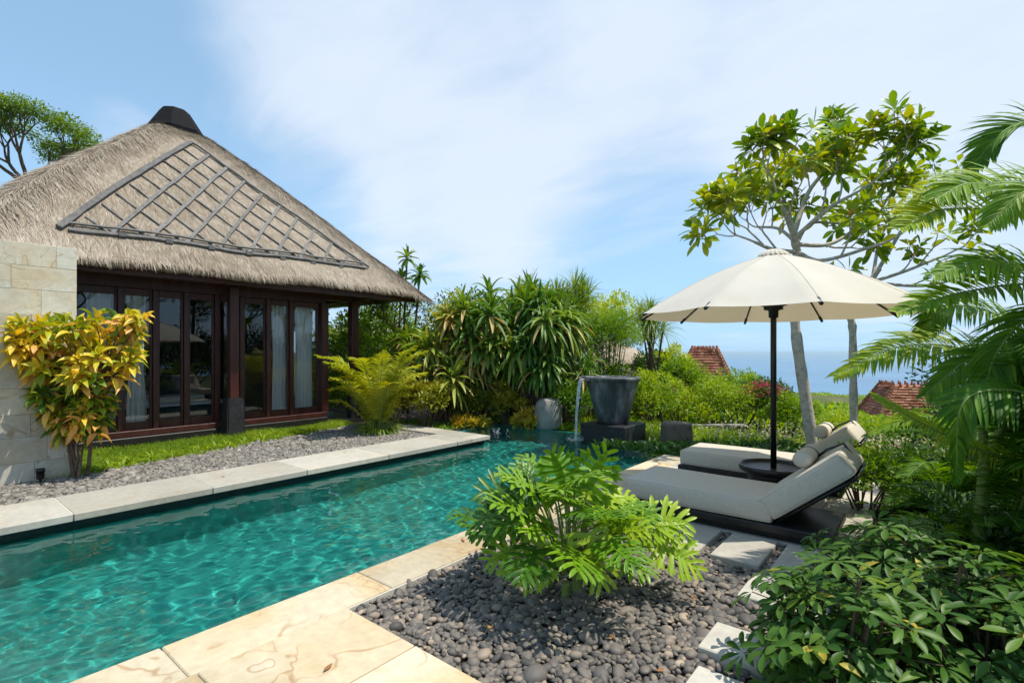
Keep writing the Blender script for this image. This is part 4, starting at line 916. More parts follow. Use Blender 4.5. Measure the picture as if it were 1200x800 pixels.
def clumpy(name, lab, cat, c, rad, n, size, mat, seed, group=None, clumps=22, prof='oval', ar=.5, stemmat=M_BROWNBARK, ground=None, tint=(0, 1), flowers=None, S=2, up=.5, crad=.42, droop=.25):
    """bush: leaves gathered on twig clumps spread over a lumpy body, with real gaps between"""
    g = G_(seed); c = np.array(c, float); rad = np.array(rad, float); t = thing(name, lab, cat, (c[0], c[1], c[2] - rad[2]) if ground is None else (c[0], c[1], ground), group)
    gz = (c[2] - rad[2]) if ground is None else ground
    q = unit(g.normal(size=(clumps * 3, 3))); q[:, 2] = np.abs(q[:, 2]) * 1.1 - .25; q = unit(q)
    keep = [0]
    for i in range(1, len(q)):
        if min(np.linalg.norm(q[i] - q[j]) for j in keep) > 1.5 / math.sqrt(clumps): keep.append(i)
        if len(keep) >= clumps: break
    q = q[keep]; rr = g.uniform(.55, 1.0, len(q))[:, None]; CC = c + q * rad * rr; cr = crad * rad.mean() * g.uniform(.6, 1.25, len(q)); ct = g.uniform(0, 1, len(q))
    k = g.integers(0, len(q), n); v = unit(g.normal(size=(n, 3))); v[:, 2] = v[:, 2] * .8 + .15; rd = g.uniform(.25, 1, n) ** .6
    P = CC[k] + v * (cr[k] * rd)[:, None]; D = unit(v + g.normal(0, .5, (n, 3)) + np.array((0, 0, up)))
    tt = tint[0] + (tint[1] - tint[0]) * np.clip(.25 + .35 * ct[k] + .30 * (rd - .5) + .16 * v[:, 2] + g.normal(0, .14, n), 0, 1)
    ok = P[:, 2] > gz + .02
    ml = MB(); ml.leaves(P[ok], D[ok], g.normal(0, .5, (ok.sum(), 3)) + (0, 0, 1), size * g.uniform(.6, 1.3, ok.sum()), size * ar * g.uniform(.7, 1.2, ok.sum()), droop=droop, fold=.18, prof=prof, S=S, tint=tt[ok])
    ms = MB()
    for i in range(0, len(q), 2):
        b = np.array((c[0] + g.normal(0, .05), c[1] + g.normal(0, .05), gz - .03)); ms.tube(spline([b, b * .5 + CC[i] * .5 + g.normal(0, .04, 3) * rad.mean(), CC[i]], 7), np.linspace(.02, .006, 7) * max(.7, rad.mean()), 5, .5)
    ms.build('stem', stemmat, t)
    if flowers:
        nf, fm, fs, (fc, fr) = flowers; v = unit(g.normal(size=(nf, 3))); P = np.array(fc) + v * np.array(fr) * g.uniform(.5, 1, (nf, 1)); ml.leaves(P, v + g.normal(0, .4, (nf, 3)), (0, 0, 1), fs, fs * .8, .1, .2, 'oval', 2, g.uniform(0, 1, nf), 1)
    ml.build('foliage', [mat, flowers[1]] if flowers else mat, t); return t
def rosettes(ml, heads, axes, nper, L, W, g, elev=(10, 80), droop=.5, prof='strap', S=6, tint=(.2, .8), fold=.25, old=.0):
    for h, ax in zip(heads, axes):
        h = np.array(h); ax = unit(ax); n = int(nper * g.uniform(.8, 1.2)); az = np.arange(n) * 2.4 + g.uniform(0, 6); el = np.radians(np.linspace(elev[0], elev[1], n) + g.normal(0, 6, n))
        a = perp(ax, g); b = np.cross(ax, a); D = (np.cos(az)[:, None] * a + np.sin(az)[:, None] * b) * np.cos(el)[:, None] + ax * np.sin(el)[:, None]
        age = 1 - np.linspace(0, 1, n); tt = np.clip(g.uniform(*tint) + g.normal(0, .10, n), 0, .8); deadm = (g.random(n) < old) & (age > .5); tt = np.where(deadm, .98, tt)
        ml.leaves(h + D * .02 + ax * np.linspace(-.06, .04, n)[:, None], D, np.broadcast_to(ax, (n, 3)), L * g.uniform(.75, 1.1, n) * (1 - .25 * (1 - age)), W * g.uniform(.85, 1.1, n), droop=droop * (g.uniform(.5, 1.3, n) + .6 * age), fold=fold, prof=prof, S=S, tint=tt)
# ---- split-leaf philodendron in the pebble bed
def lobed(ml, P, D, N, L, g, tint):
    D = unit(D); N = unit(N - D * np.dot(N, D)); S_ = np.cross(D, N); nl = 7; dr = .30
    q = np.linspace(0, 1, 12); C = [np.array(P)]
    for i in range(11): d = unit(D - np.array((0, 0, dr * (i / 11) * 1.1))); C.append(C[-1] + d * L * .88 / 11)
    C = np.array(C); T = unit(np.gradient(C, axis=0)); n2 = unit(np.cross(S_, T))
    # blade core (narrow) as quads
    ww = L * .10 * np.sin(np.pi * np.clip(q * .86 + .12, 0, 1)) ** .6; V = np.concatenate([np.stack((C[i] - S_ * ww[i] + n2[i] * .006, C[i] - n2[i] * .004, C[i] + S_ * ww[i] + n2[i] * .006)) for i in range(12)])
    ml.add(V, [(3 * i + a, 3 * i + a + 1, 3 * i + a + 4, 3 * i + a + 3) for i in range(11) for a in (0, 1)], tint)
    ml.tube(C - n2 * .005, np.linspace(.0045, .0012, 12) * L / .35, 4, min(1, tint + .35), cap=False)
    ts = np.linspace(.02, .93, nl); k = (ts * 11).astype(int)
    for s_ in (-1, 1):
        an = np.radians(118 - 92 * ts ** .85); ln = L * (.50 + .15 * np.sin(np.pi * ts) - .26 * ts ** 2.2) * g.uniform(.9, 1.1, nl)
        dd = T[k] * np.cos(an)[:, None] + S_ * s_ * np.sin(an)[:, None] + n2[k] * g.uniform(.02, .22)
        wd = L * .128 * (1 - .35 * ts) * g.uniform(.85, 1.15, nl)
        ml.leaves(C[k] + S_ * s_ * .0, dd, n2[k], ln, wd, droop=.28 * g.uniform(.4, 1.5), fold=.16, prof='lobe', S=6, tint=np.clip(tint + g.normal(0, .05, nl), 0, 1))
        # small side fingers off each lobe
        hh = ln * .55; base = C[k] + unit(dd) * hh[:, None]; d2 = unit(unit(dd) + T[k] * .75); base = base - (0, 0, .01); ml.leaves(base[:6], d2[:6], n2[k][:6], ln[:6] * .36, wd[:6] * .75, .25, .15, 'lobe', 4, tint)
        d3 = unit(unit(dd) - T[k] * .6); ml.leaves(base[1:5], d3[1:5], n2[k][1:5], ln[1:5] * .30, wd[1:5] * .7, .25, .15, 'lobe', 4, tint)
g = G_(77); ph = thing('split_leaf_philodendron', 'bright green split-leaf plant growing out of the dark pebbles in the foreground', 'plant', tuple(gp(688, 690)))
ml, ms = MB(), MB(); base = gp(668, 690); rt = np.array((CS, SN, 0)); fwd = np.array((-SN, CS, 0))
for (bx, by, h_, r_) in ((-.12, .10, .20, .03), (.04, .02, .16, .032), (-.04, -.06, .12, .026)):
    b = base + rt * bx + fwd * by + (0, 0, -.05); ms.tube(spline([b, b + (0, .01, h_ * .6), b + rt * .02 + (0, 0, h_)], 8), np.linspace(r_, r_ * .8, 8), 9, .6)
NL = 38
for k in range(NL):
    u_ = (k + .5) / NL; az = k * 2.39996 + g.normal(0, .2); el = R(12 + 70 * (1 - u_) ** .8 + g.normal(0, 5)); reach = .30 + .38 * u_ ** .5 + g.normal(0, .05)
    hor = np.array((math.cos(az), math.sin(az), 0)); hr = np.dot(hor, rt)
    tipz = .33 + .35 * (1 - u_) ** .8 + g.normal(0, .04) - .10 * max(0, hr) * (1 - u_) ** .5 - .05 * (hr > .3); out = (.08 + .40 * u_ ** .7) * (1.12 if hr > 0 else 1.05) * (.8 if np.dot(hor, fwd) < -.4 else 1) + g.normal(0, .03)
    s0 = base + hor * .05 + (0, 0, .10 + .08 * g.random()); tp = base + hor * out + (0, 0, max(.3, tipz))
    mid = s0 * .45 + tp * .55 + (0, 0, .07); C = spline([s0, mid, tp], 12); ms.tube(C, np.linspace(.010, .0045, 12), 6, .75, cap=False)
    d = unit(hor * 1.0 + np.array((0, 0, .65 - .70 * u_ + g.normal(0, .15))) + g.normal(0, .14, 3)); nrm = unit(np.array((0, 0, 1)) * (.7 + .3 * u_) - hor * (.4 - .2 * u_) - fwd * .35 + g.normal(0, .18, 3)); 
    lobed(ml, tp, d, nrm, g.uniform(.24, .34), g, float(np.clip(.46 + .28 * hr + g.normal(0, .15), .03, 1)))
# one tall sunlit leaf reaching above the rest and a few low outer ones
for (px, py, d_, dx, dz, L_, tn) in ((690, 572, 3.35, .35, .95, .32, .45), (660, 572, 3.3, -.25, .9, .30, .35), (612, 585, 3.35, -.9, .35, .32, .2), (752, 612, 3.25, .9, .18, .32, .85), (618, 640, 3.1, -.9, -.15, .28, .6), (690, 628, 3.0, .1, -.35, .30, .8), (775, 640, 3.15, .8, -.35, .28, .8), (600, 612, 3.5, -.8, -.1, .30, .2), (640, 640, 3.05, -.4, -.5, .28, .65)):
    tp = at(px, py, d_); s0 = base + (0, 0, .12); C = spline([s0, s0 * .5 + tp * .5 + (0, 0, .06), tp], 12); ms.tube(C, np.linspace(.011, .005, 12), 6, .75, cap=False)
    lobed(ml, tp, rt * dx + fwd * -.15 + np.array((0, 0, dz)), -fwd * .9 + np.array((0, 0, .8)) - rt * dx * .2, L_, g, tn)
ml.build('foliage', L_PHIL, ph); ms.build('stem', M_GREENSTEM, ph)
# ---- umbrella-leaf shrubs in the near right corner
def schef(lab, c, rx, ry, h, n, seed, tz=.0, tint=0.0, Lf=.10, z0=-.05):
    g = G_(seed); t = thing('umbrella_leaf_shrub', lab, 'shrub', (c[0], c[1], z0), 'umbrella-leaf shrubs at the lower right'); ml, ms = MB(), MB()
    for k in range(n):
        a = g.uniform(0, 6.28); q = math.sqrt(g.random()); x = q * math.cos(a); y = q * math.sin(a); zt = h * math.sqrt(max(0, 1 - .75 * q * q)) * g.choice((g.uniform(.35, .75), g.uniform(.7, 1.18))); hd = np.array((c[0] + x * rx, c[1] + y * ry, zt + z0))
        b = np.array((c[0] + x * rx * .45 + g.normal(0, .04), c[1] + y * ry * .45 + g.normal(0, .04), z0 - .02)); md = b * .4 + hd * .6 + (0, 0, .03); C = spline([b, md, hd], 9); ms.tube(C, np.linspace(.010, .005, 9), 5, g.uniform(.2, .8), cap=False)
        ax = unit(hd - md + np.array((x * .5, y * .5, .5)) * .3)
        for w_ in range(g.integers(2, 5)):      # each twig carries a few whorls on petioles
            a2 = g.uniform(0, 6.28); aa = perp(ax, g); pl = g.uniform(.05, .15); p_ = hd + (ax * .8 + aa * .9) * pl * (0 if w_ == 0 else 1) - ax * .05 * w_; ms.tube([hd - ax * .05 * w_, p_], .0028, 4, .8, cap=False)
            ax2 = unit(ax * .9 + aa * .35 + (0, 0, .4)); m = g.integers(6, 9); az = np.arange(m) * 2 * math.pi / m + a2; A = perp(ax2, g); B = np.cross(ax2, A); el = g.uniform(-.05, .35)
            D = (np.cos(az)[:, None] * A + np.sin(az)[:, None] * B) + ax2 * el; P = p_ + unit(D) * .018
            tt = np.clip(.32 + tint + .22 * (zt / h - .6) + g.normal(0, .10) + g.normal(0, .05, m), 0, .72); tt = np.where(g.random(m) < .02, .97, tt)
            ml.leaves(P, D, np.broadcast_to(ax2, (m, 3)), Lf * g.uniform(.8, 1.15, m) * g.uniform(.8, 1.2), Lf * .34 * g.uniform(.9, 1.1, m), droop=g.uniform(.12, .45), fold=.20, prof='obov', S=6, tint=tt)
    ml.build('foliage', L_SCHEF, t); ms.build('stem', M_BROWNBARK, t); return t
def rd(r, d): return np.array((CS * r - SN * d, SN * r + CS * d))
schef('glossy umbrella-leaf shrub spilling over the stepping stones in the near right corner', rd(1.50, 2.3), .33, .36, .50, 54, 5, tint=.04)
schef('umbrella-leaf shrub at the bottom right edge of the photo, behind the one over the stones', rd(2.12, 2.25), .42, .40, .55, 60, 6, tint=-.02)
schef('umbrella-leaf shrub in the shade just behind the other two, below the palm fronds', rd(2.30, 2.95), .50, .36, .50, 56, 7, tint=-.06)
# ---- areca palms on the right
g = G_(31); pal = thing('areca_palm', 'big areca palm filling the right edge with arching fronds above the shrubs', 'palm', tuple(rd(3.55, 3.6)) + (-.1,)); ml, ms = MB(), MB()
PB = np.array(tuple(rd(3.5, 3.6)) + (-.1,))
for k in range(8):
    a = g.uniform(0, 6.28); b = PB + (.25 * math.cos(a), .25 * math.sin(a), 0); ms.tube(spline([b, b + (g.normal(0, .05), g.normal(0, .05), .7), b + (g.normal(0, .1), g.normal(0, .1), 1.3)], 8), np.linspace(.035, .024, 8), 8, .5)
def F_(pix, L, W, n, tint, face=.55, **k):
    frond(ml, ms, [at(*q) for q in pix], L * 1.12, W * .82, int(n * 1.65), g, tint=tint, srad=.012, upb=unit(-fwd * face + np.array((0, 0, .75))), **k)
F_([(1330, 480, 3.5), (1290, 330, 3.5), (1205, 258, 3.45), (1110, 245, 3.4), (1056, 268, 3.35)], .46, .034, 48, .85, vee=.55, hang=.1, droop=.35, S=5)
F_([(1330, 500, 3.3), (1290, 380, 3.25), (1225, 335, 3.2), (1130, 342, 3.15), (1052, 366, 3.1)], .34, .030, 44, .7, vee=.45, hang=.1, droop=.25, S=5)
F_([(1340, 640, 3.7), (1250, 500, 3.7), (1150, 418, 3.7), (1060, 405, 3.7), (978, 440, 3.7)], .36, .028, 54, .8, vee=.4, hang=.25, droop=.6, S=5)
F_([(1330, 640, 3.2), (1230, 560, 3.2), (1130, 520, 3.2), (1060, 485, 3.2), (1022, 462, 3.2)], .17, .020, 44, .85, vee=.1, hang=.1, droop=.2, S=5)
F_([(1320, 420, 3.6), (1290, 220, 3.7), (1230, 150, 3.8), (1180, 152, 3.9), (1140, 195, 4.0)], .40, .036, 40, .45, vee=.3, S=5)
F_([(1330, 420, 3.4), (1280, 300, 3.4), (1210, 235, 3.4), (1140, 215, 3.35), (1098, 232, 3.3)], .44, .034, 44, .7, vee=.4, hang=.3, droop=.5, S=5)
F_([(1330, 520, 3.1), (1280, 400, 3.1), (1220, 330, 3.1), (1160, 305, 3.1), (1095, 322, 3.05)], .38, .030, 44, .6, vee=.3, hang=.4, droop=.55, S=5)
F_([(1330, 600, 3.4), (1270, 470, 3.4), (1210, 415, 3.4), (1140, 420, 3.4), (1085, 462, 3.4)], .36, .028, 46, .5, vee=.2, hang=.4, droop=.6, S=5)
F_([(1330, 560, 4.0), (1240, 430, 4.0), (1170, 370, 4.0), (1110, 360, 4.0), (1075, 395, 4.0)], .36, .030, 44, .6, vee=.35, hang=.3, droop=.6, S=5)
F_([(1330, 600, 3.0), (1260, 500, 3.0), (1200, 460, 2.95), (1130, 470, 2.9), (1120, 560, 2.9)], .30, .028, 40, .35, vee=.1, hang=.4, droop=.7, S=5)
F_([(1340, 380, 3.0), (1290, 270, 3.0), (1240, 225, 3.0), (1200, 225, 3.0), (1160, 262, 3.0)], .36, .032, 38, .65, vee=.3, hang=.3, droop=.5, S=5)
F_([(1330, 450, 3.2), (1270, 370, 3.2), (1210, 370, 3.2), (1165, 420, 3.2), (1150, 490, 3.2)], .32, .03, 40, .45, vee=.1, hang=.5, droop=.8, S=5)
#F_([(1340, 700, 3.2), (1260, 610, 3.2), (1180, 570, 3.2), (1110, 570, 3.2), (1060, 600, 3.2)], .30, .024, 40, .15, vee=.1, hang=.4, droop=.7, S=5)
#F_([(1330, 680, 3.9), (1240, 600, 3.9), (1160, 540, 3.9), (1090, 535, 3.9), (1040, 570, 3.9)], .32, .024, 40, .30, vee=.2, hang=.4, droop=.6, S=5)
for k in range(64):
    az = R(g.uniform(150, 300)) + R(YAW) - R(20); el = R(g.uniform(25, 82)); l_ = g.uniform(1.3, 2.0); d = np.array((math.cos(az) * math.cos(el), math.sin(az) * math.cos(el), math.sin(el))); hor = np.array((math.cos(az), math.sin(az), 0)); s0 = PB + hor * .1 + (0, 0, g.uniform(.3, 1.1))
    pts = [s0, s0 + d * l_ * .35, s0 + d * l_ * .65 + hor * l_ * .08 - (0, 0, l_ * .08), s0 + d * l_ * .80 + hor * l_ * .28 - (0, 0, l_ * .30)]
    tipr = np.dot(pts[-1][:2], rt[:2]); tipd = np.dot(pts[-1][:2], fwd[:2])
    if tipr / tipd < 1.03 and tipd > 0: continue
    frond(ml, ms, pts, .36, .022, 52, g, tint=g.uniform(.1, .45), droop=.5)
ml.build('foliage', L_PALM, pal); ms.build('stem', M_GREENSTEM, pal)
g = G_(32); areca('areca_palm', 'second areca palm, low and shaded, standing farther back behind the big one', 'palm', tuple(rd(4.9, 4.9)) + (-.1,), 22, 1.6, g, zst=.5, tint=.3, nl=34)
t_ = [('tiny feathery palm tucked under the propped backrest of the nearer sunbed', np.array((-.02, 4.78)), 10), ('tiny feathery palm tucked under the propped backrest of the farther sunbed', np.array((-.05, 6.15)), 10), ('low feathery palm growing behind the nearer sunbed backrest, mid green', rd(2.72, 3.6), 10), ('low feathery palm in deep shade between the sunbed backrest and the tall fronds', rd(3.45, 3.75), 14), ('low feathery palm next to the raised backrest of the farther sunbed', rd(3.95, 4.6), 14)]
for k, (lab, c, n) in enumerate(t_):
    g = G_(40 + k); areca('young_palm', lab, 'palm', (c[0], c[1], -.1), n + 4, (.50, .5, .50, .85, 1.0)[k], g, lw=.020, ll=.22, zst=.08, tint=(.4, .4, .38, .2, .5)[k], nl=30, stems=2, spread=.05, group='young palms at the foot of the areca')
# long thin spear leaf
# ---- areca by the villa corner
g = G_(50); c = gp(443, 508, -.05); areca('sunny_areca_palm', 'yellow-green bushy palm in the gravel in front of the veranda post', 'palm', c, 34, 2.1, g, lw=.034, ll=.36, zst=.25, mat=L_PALMY, nl=40, tint=.65, stems=7, spread=.16, elr=(50, 88), lr=(.45, 1.05), dr=.55)
ml = MB(); n = 90; a = g.uniform(0, 6.28, n); ml.leaves(c + np.stack((np.cos(a) * .2, np.sin(a) * .2, 0 * a + .02), 1), np.stack((np.cos(a), np.sin(a), g.uniform(.8, 3, n)), 1), (0, 0, 1), g.uniform(.3, .5, n), .02, g.uniform(.6, 1.4, n), .2, 'strap', 5, g.uniform(.2, .9, n)); tag(ml.build('lily_turf', L_GRASS), 'tuft of narrow arching leaves round the foot of the yellow-green palm', 'plant')
# ---- croton by the wall
g = G_(60); cb = np.array((-8.13, 1.50, -.05)); cr = thing('croton_shrub', 'tall croton with yellow, orange and green leaves in front of the stone wall', 'shrub', tuple(cb)); ml, ms = MB(), MB()
heads, axes = [], []
for k in range(135):
    a = g.uniform(0, 6.28); q = math.sqrt(g.random()); zz = g.uniform(0, 1); hz = .62 + 1.46 * zz; rr = (.16 + .74 * (zz ** .75)) * q; rr = rr * (1.0 if zz < .85 else .9)
    off = rt * (math.cos(a) * rr * 1.0 - .02) + np.array((.10, 0, 0)) + fwd * math.sin(a) * rr * .55; hd = cb + off + (0, 0, hz * (1 - .05 * q)); hd[0] = max(hd[0], -8.2)
    st0 = cb + rt * g.normal(0, .05) + fwd * g.normal(0, .04) - (0, 0, .04); md = cb + off * .35 + (0, 0, hz * .55); C = spline([st0, st0 * .5 + md * .5 + g.normal(0, .03, 3), md, hd], 14)
    if k < 6: trunks = (trunks if k else []) + [C]
    else: tk = trunks[int(np.argmin([np.linalg.norm(c_[9] - hd) for c_ in trunks]))]; C = spline([tk[g.integers(4, 10)], tk[9] * .4 + hd * .6 + g.normal(0, .03, 3), hd], 14)
    ms.tube(C, np.linspace(.024 if k < 6 else .009, .005, 14), 6, g.uniform(.3, .9), cap=False); heads.append(hd); axes.append(unit(off * .8 + np.array((0, 0, .7)) + g.normal(0, .35, 3)))
for h_, ax in zip(heads, axes):
    zz = (h_[2] - cb[2]) / 2; n = g.integers(8, 17); high_head = zz > .62  # upper heads carry the yellow-lime leaves, lower ones mostly green
    rosettes(ml, [h_], [ax], n, .22 * g.uniform(.7, 1.25), .072, g, elev=(-25, 75), droop=.5, prof='lance', S=5, tint=(.22, .56) if high_head else ((.0, .34) if g.random() < .7 else (.3, .78)), fold=.3)
    if g.random() < .3: rosettes(ml, [h_ - ax * .12], [ax], 6, .22, .08, g, elev=(-30, 20), droop=.5, prof='lance', S=5, tint=(.75, 1.0), fold=.3)
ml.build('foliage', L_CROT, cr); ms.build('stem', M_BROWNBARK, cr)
# ---- lawn strip and tufts before the villa
g = G_(70); n = 34000; y = g.uniform(1.2, 6.35, n); u_ = g.random(n); xn = -8.2 - .27 * np.clip(y - 1.6, 0, 9) + .05 * np.sin(y * 9) + .04 * np.sin(y * 23); x = -10.28 + (xn + 10.28) * u_ ** .8
P = np.stack((x, y, np.full(n, -.06)), 1); D = np.stack((g.normal(0, .45, n), g.normal(0, .45, n), np.ones(n)), 1)
lump = vnoise(P, 1.6, 3, 2); ml = MB(); ml.leaves(P, D, g.normal(0, 1, (n, 3)), g.uniform(.05, .12, n) * (1 + .35 * lump), .010, g.uniform(.1, .7, n), .1, 'grass', 3, np.clip(.45 + .22 * lump + g.normal(0, .15, n), 0, 1))
tag(ml.build('lawn_grass', L_GRASS), 'fresh green grass strip between the villa and the gravel', 'grass', kind='stuff')
tp_ = MB(); 
def tuft(c, n, L, seed, tint):
    g = G_(seed); ml = MB(); a = g.uniform(0, 6.28, n); ml.leaves(np.array(c) + np.stack((np.cos(a) * .025, np.sin(a) * .025, 0 * a), 1), np.stack((np.cos(a), np.sin(a), g.uniform(.7, 3, n)), 1), (0, 0, 1), L * g.uniform(.7, 1.2, n), .018, g.uniform(.5, 1.1, n), .3, 'strap', 5, np.clip(tint + g.normal(0, .12, n), 0, 1)); return ml
g = G_(71); k = 0; proto = []
for i in range(30):
    y = 1.75 + i * .15 + g.normal(0, .05); row = i % 2; x = -8.2 - .27 * (y - 1.6) - .1 - row * .22 + g.normal(0, .04)
    if i < 5: o = tuft((0, 0, 0), 16, .20, 700 + i, .6).build('spider_plant', L_GRASS); proto.append(o)
    else: o = proto[i % 5].copy(); COL.objects.link(o)
    o.location = (x, y, -.06); s_ = g.uniform(.8, 1.25); o.scale = (s_, s_, s_); o.rotation_euler = (0, 0, g.uniform(0, 6))
    tag(o, 'small strappy green tuft in the row along the gravel edge of the lawn', 'plant', 'strappy tufts edging the lawn')
# ---- frangipani trees behind the sunbeds
def tree_branches(ms, p0, d0, L, r0, depth, g, tips, bend=.25, up=.12, ratio=.74, nsub=(2, 3), spr=.75, tint=.5, minr=.006, flat=1.0):
    d = unit(d0); n = 6; pts = [np.array(p0, float)]; dd = d.copy()
    for i in range(n): dd = unit(dd + g.normal(0, bend * .3, 3) + np.array((0, 0, up * .3))); pts.append(pts[-1] + dd * L / n)
    r1 = max(minr, r0 * .72); ms.tube(pts, np.linspace(r0, r1, n + 1), 7 if r0 > .02 else 5, tint, cap=depth == 0)
    if depth == 0: tips.append((pts[-1], dd)); return
    m = g.integers(nsub[0], nsub[1] + 1); a0 = g.uniform(0, 6.28); A = perp(dd, g); B = np.cross(dd, A)
    for j in range(m):
        a = a0 + 2 * math.pi * j / m + g.normal(0, .3); s_ = spr * g.uniform(.7, 1.25); nd = dd + (A * math.cos(a) + B * math.sin(a)) * s_; nd[2] = nd[2] * flat + up
        tree_branches(ms, pts[-1], nd, L * ratio * g.uniform(.8, 1.2), r1 * .85, depth - 1, g, tips, bend, up, ratio, nsub, spr, tint, minr, flat)
def plum(lab, trunkpix, r0, r1, limbs, seed, tips_extra=(), Lf=.26):
    g = G_(seed); base = at(*trunkpix[0]); base[2] = -.25; t = thing('frangipani_tree', lab, 'tree', tuple(base)); ms = MB(); C = spline([base] + [at(*q) for q in trunkpix[1:]], 30); rr = np.linspace(r0, r1, 30) * (1 + .07 * np.sin(np.arange(30) * 1.7) + .05 * g.normal(size=30)); ms.tube(C, rr, 14, .6); tr = ms.build('trunk', M_BARK, t)
    mb2 = MB(); tips = []
    for (t0, pix, r_, dep) in limbs:
        s0 = C[int(t0 * 29)]; P = spline([s0] + [at(*q) for q in pix], 16); mb2.tube(P, np.linspace(r_, r_ * .6, 16), 9, .6, cap=False); L_ = .42
        for f_, dp in ((1.0, dep), (.72, dep - 1), (.45, dep - 1)):
            i = int(f_ * 15); dd = unit(P[i] - P[max(0, i - 2)]) + (0 if f_ == 1 else 1) * (perp(unit(P[i] - P[i - 2]), g) * .9 + np.array((0, 0, .35))); tree_branches(mb2, P[i], dd, L_ * .88, r_ * .5, max(0, dp), g, tips, .3, .22, .74, (2, 3), .75, .6, .007)
    mb2.build('branches', M_BARK, t); ml = MB(); 
    for (p_, d_) in tips:
        rosettes(ml, [p_], [unit(d_ + np.array((0, 0, .35)))], 10, Lf, .092, g, elev=(-12, 62), droop=.28, prof='obov', S=5, tint=(.15, .9), fold=.12)
    for (p_, d_) in tips[::9]:
        ml.leaves(np.repeat([p_ + unit(d_) * .06], 10, 0) + g.normal(0, .03, (10, 3)), g.normal(0, 1, (10, 3)) + (0, 0, 1), (0, 0, 1), .05, .035, .1, .2, 'oval', 2, g.uniform(0, 1, 10), 1)
    ml.build('foliage', [L_PLUM, L_ROSE], t); return t
plum('frangipani tree with thick pale leaning trunk and broad open crown above the parasol', [(955, 524, 8.0), (946, 480, 8.0), (934, 400, 8.0), (930, 345, 8.0), (934, 300, 8.0), (930, 275, 7.9)], .088, .055,
     [(.98, [(920, 250, 7.7), (912, 232, 7.5)], .040, 3), (1.0, [(945, 230, 8.1), (962, 205, 8.3)], .042, 3), (.86, [(905, 292, 7.6), (885, 284, 7.3)], .034, 3), (.90, [(975, 285, 8.0), (1020, 255, 8.2)], .036, 3),
      (.86, [(965, 305, 7.6), (1035, 285, 7.2)], .034, 2), (.95, [(912, 268, 8.4), (888, 266, 8.8)], .030, 3), (.97, [(970, 245, 7.6), (1005, 225, 7.4)], .034, 3), (.92, [(950, 262, 8.7), (985, 262, 9.1)], .030, 2), (.97, [(925, 250, 8.6), (915, 225, 9.0)], .03, 2)], 81, Lf=.31)
plum('slimmer frangipani tree whose kinked trunk stands right of the thick leaning one', [(1001, 500, 9.0), (1000, 450, 9.0), (999, 385, 9.0), (996, 366, 9.0), (1010, 345, 9.0), (1030, 315, 9.0)], .07, .045,
     [(.98, [(1060, 265, 9.0), (1085, 235, 9.0)], .035, 2), (.9, [(1060, 318, 8.8), (1105, 300, 8.7)], .032, 2), (.95, [(1030, 270, 9.3), (1020, 240, 9.5)], .03, 1), (.92, [(1075, 335, 8.6), (1110, 330, 8.4)], .03, 1)], 82)
# ---- strap-leaf screen planting beyond the pool
def pandan(lab, c, heads_, seed, Lf=.70, Wf=.09, nper=30, tint=(.15, .6), mat=L_PAND, old=.15, droop=.55, elev=(-38, 82), name='strap_leaf_plant', group='strap-leaf plants screening the pool'):
    g = G_(seed); t = thing(name, lab, 'plant', tuple(c), group); ml, ms = MB(), MB()
    for h_ in heads_:
        b = np.array((c[0] + g.normal(0, .12), c[1] + g.normal(0, .12), c[2] - .05)); h_ = np.array(h_); C = spline([b, b * .5 + h_ * .5 + g.normal(0, .08, 3), h_], 10); ms.tube(C, np.linspace(.04, .022, 10), 7, .5)
        rosettes(ml, [h_], [unit((h_ - b) * (.6, .6, 1))], nper, Lf * g.uniform(.8, 1.15), Wf, g, elev, droop, 'strap', 6, tint, .3, old)
    ml.build('foliage', mat, t); ms.build('stem', M_BROWNBARK, t); return t
def heads(px0, px1, py0, py1, d0, d1, n, seed):
    g = G_(seed); out = []
    for i in range(n): out.append(at(g.uniform(px0, px1), g.uniform(py0, py1), g.uniform(d0, d1)))
    return out
def ground_at(px, d, z=-.12): 
    p_ = at(px, 413, d); p_[2] = z; return p_
def gz(px, d): p_ = at(px, 413, d); p_[2] = float(down(p_[0], p_[1])) - .05; return p_
pandan('strap-leaf plant nearest the villa eave, with pale arching leaves', ground_at(520, 11.4), heads(508, 552, 362, 450, 10.8, 11.8, 18, 1) + heads(480, 512, 392, 450, 11, 12, 6, 11), 101, nper=32, tint=(.25, .75), old=.25)
pandan('strap-leaf plant with one rust-brown dried leaf, second from the villa', ground_at(562, 12.0), heads(535, 592, 358, 455, 10.9, 12.2, 20, 2), 102, nper=32, tint=(.15, .65), old=.3)
pandan('dark strap-leaf plant with long hanging leaves left of the boulder', ground_at(622, 11.8), heads(592, 660, 352, 440, 10.8, 12.0, 22, 3), 103, nper=40, Lf=.8, Wf=.085, tint=(.05, .45), old=.1, droop=.85)
pandan('tall strap-leaf plant whose upright tips top the middle of the screen', ground_at(598, 12.5), heads(560, 640, 335, 385, 12, 13.2, 18, 4), 104, tint=(.1, .55))
pandan('strap-leaf plant leaning over the pale boulder at the pool edge', ground_at(668, 12.0), heads(645, 690, 378, 450, 11.2, 12.2, 12, 5), 105, Lf=.65, Wf=.05, tint=(.1, .5), droop=.7)
g = G_(6); pandan('spiky grass-like plant forming the highest point right of the screen', gz(650, 14), heads(610, 690, 338, 385, 13.4, 15, 26, 6), 106, Lf=.75, Wf=.028, nper=46, tint=(.15, .55), droop=.35, elev=(0, 85), old=.03)
pandan('spiky plant on a bare forked trunk behind the fountain pot', gz(762, 14.5), heads(742, 786, 362, 392, 14, 15, 7, 8), 108, Lf=.8, Wf=.026, nper=60, tint=(.2, .6), droop=.6, elev=(-25, 85), old=.03)
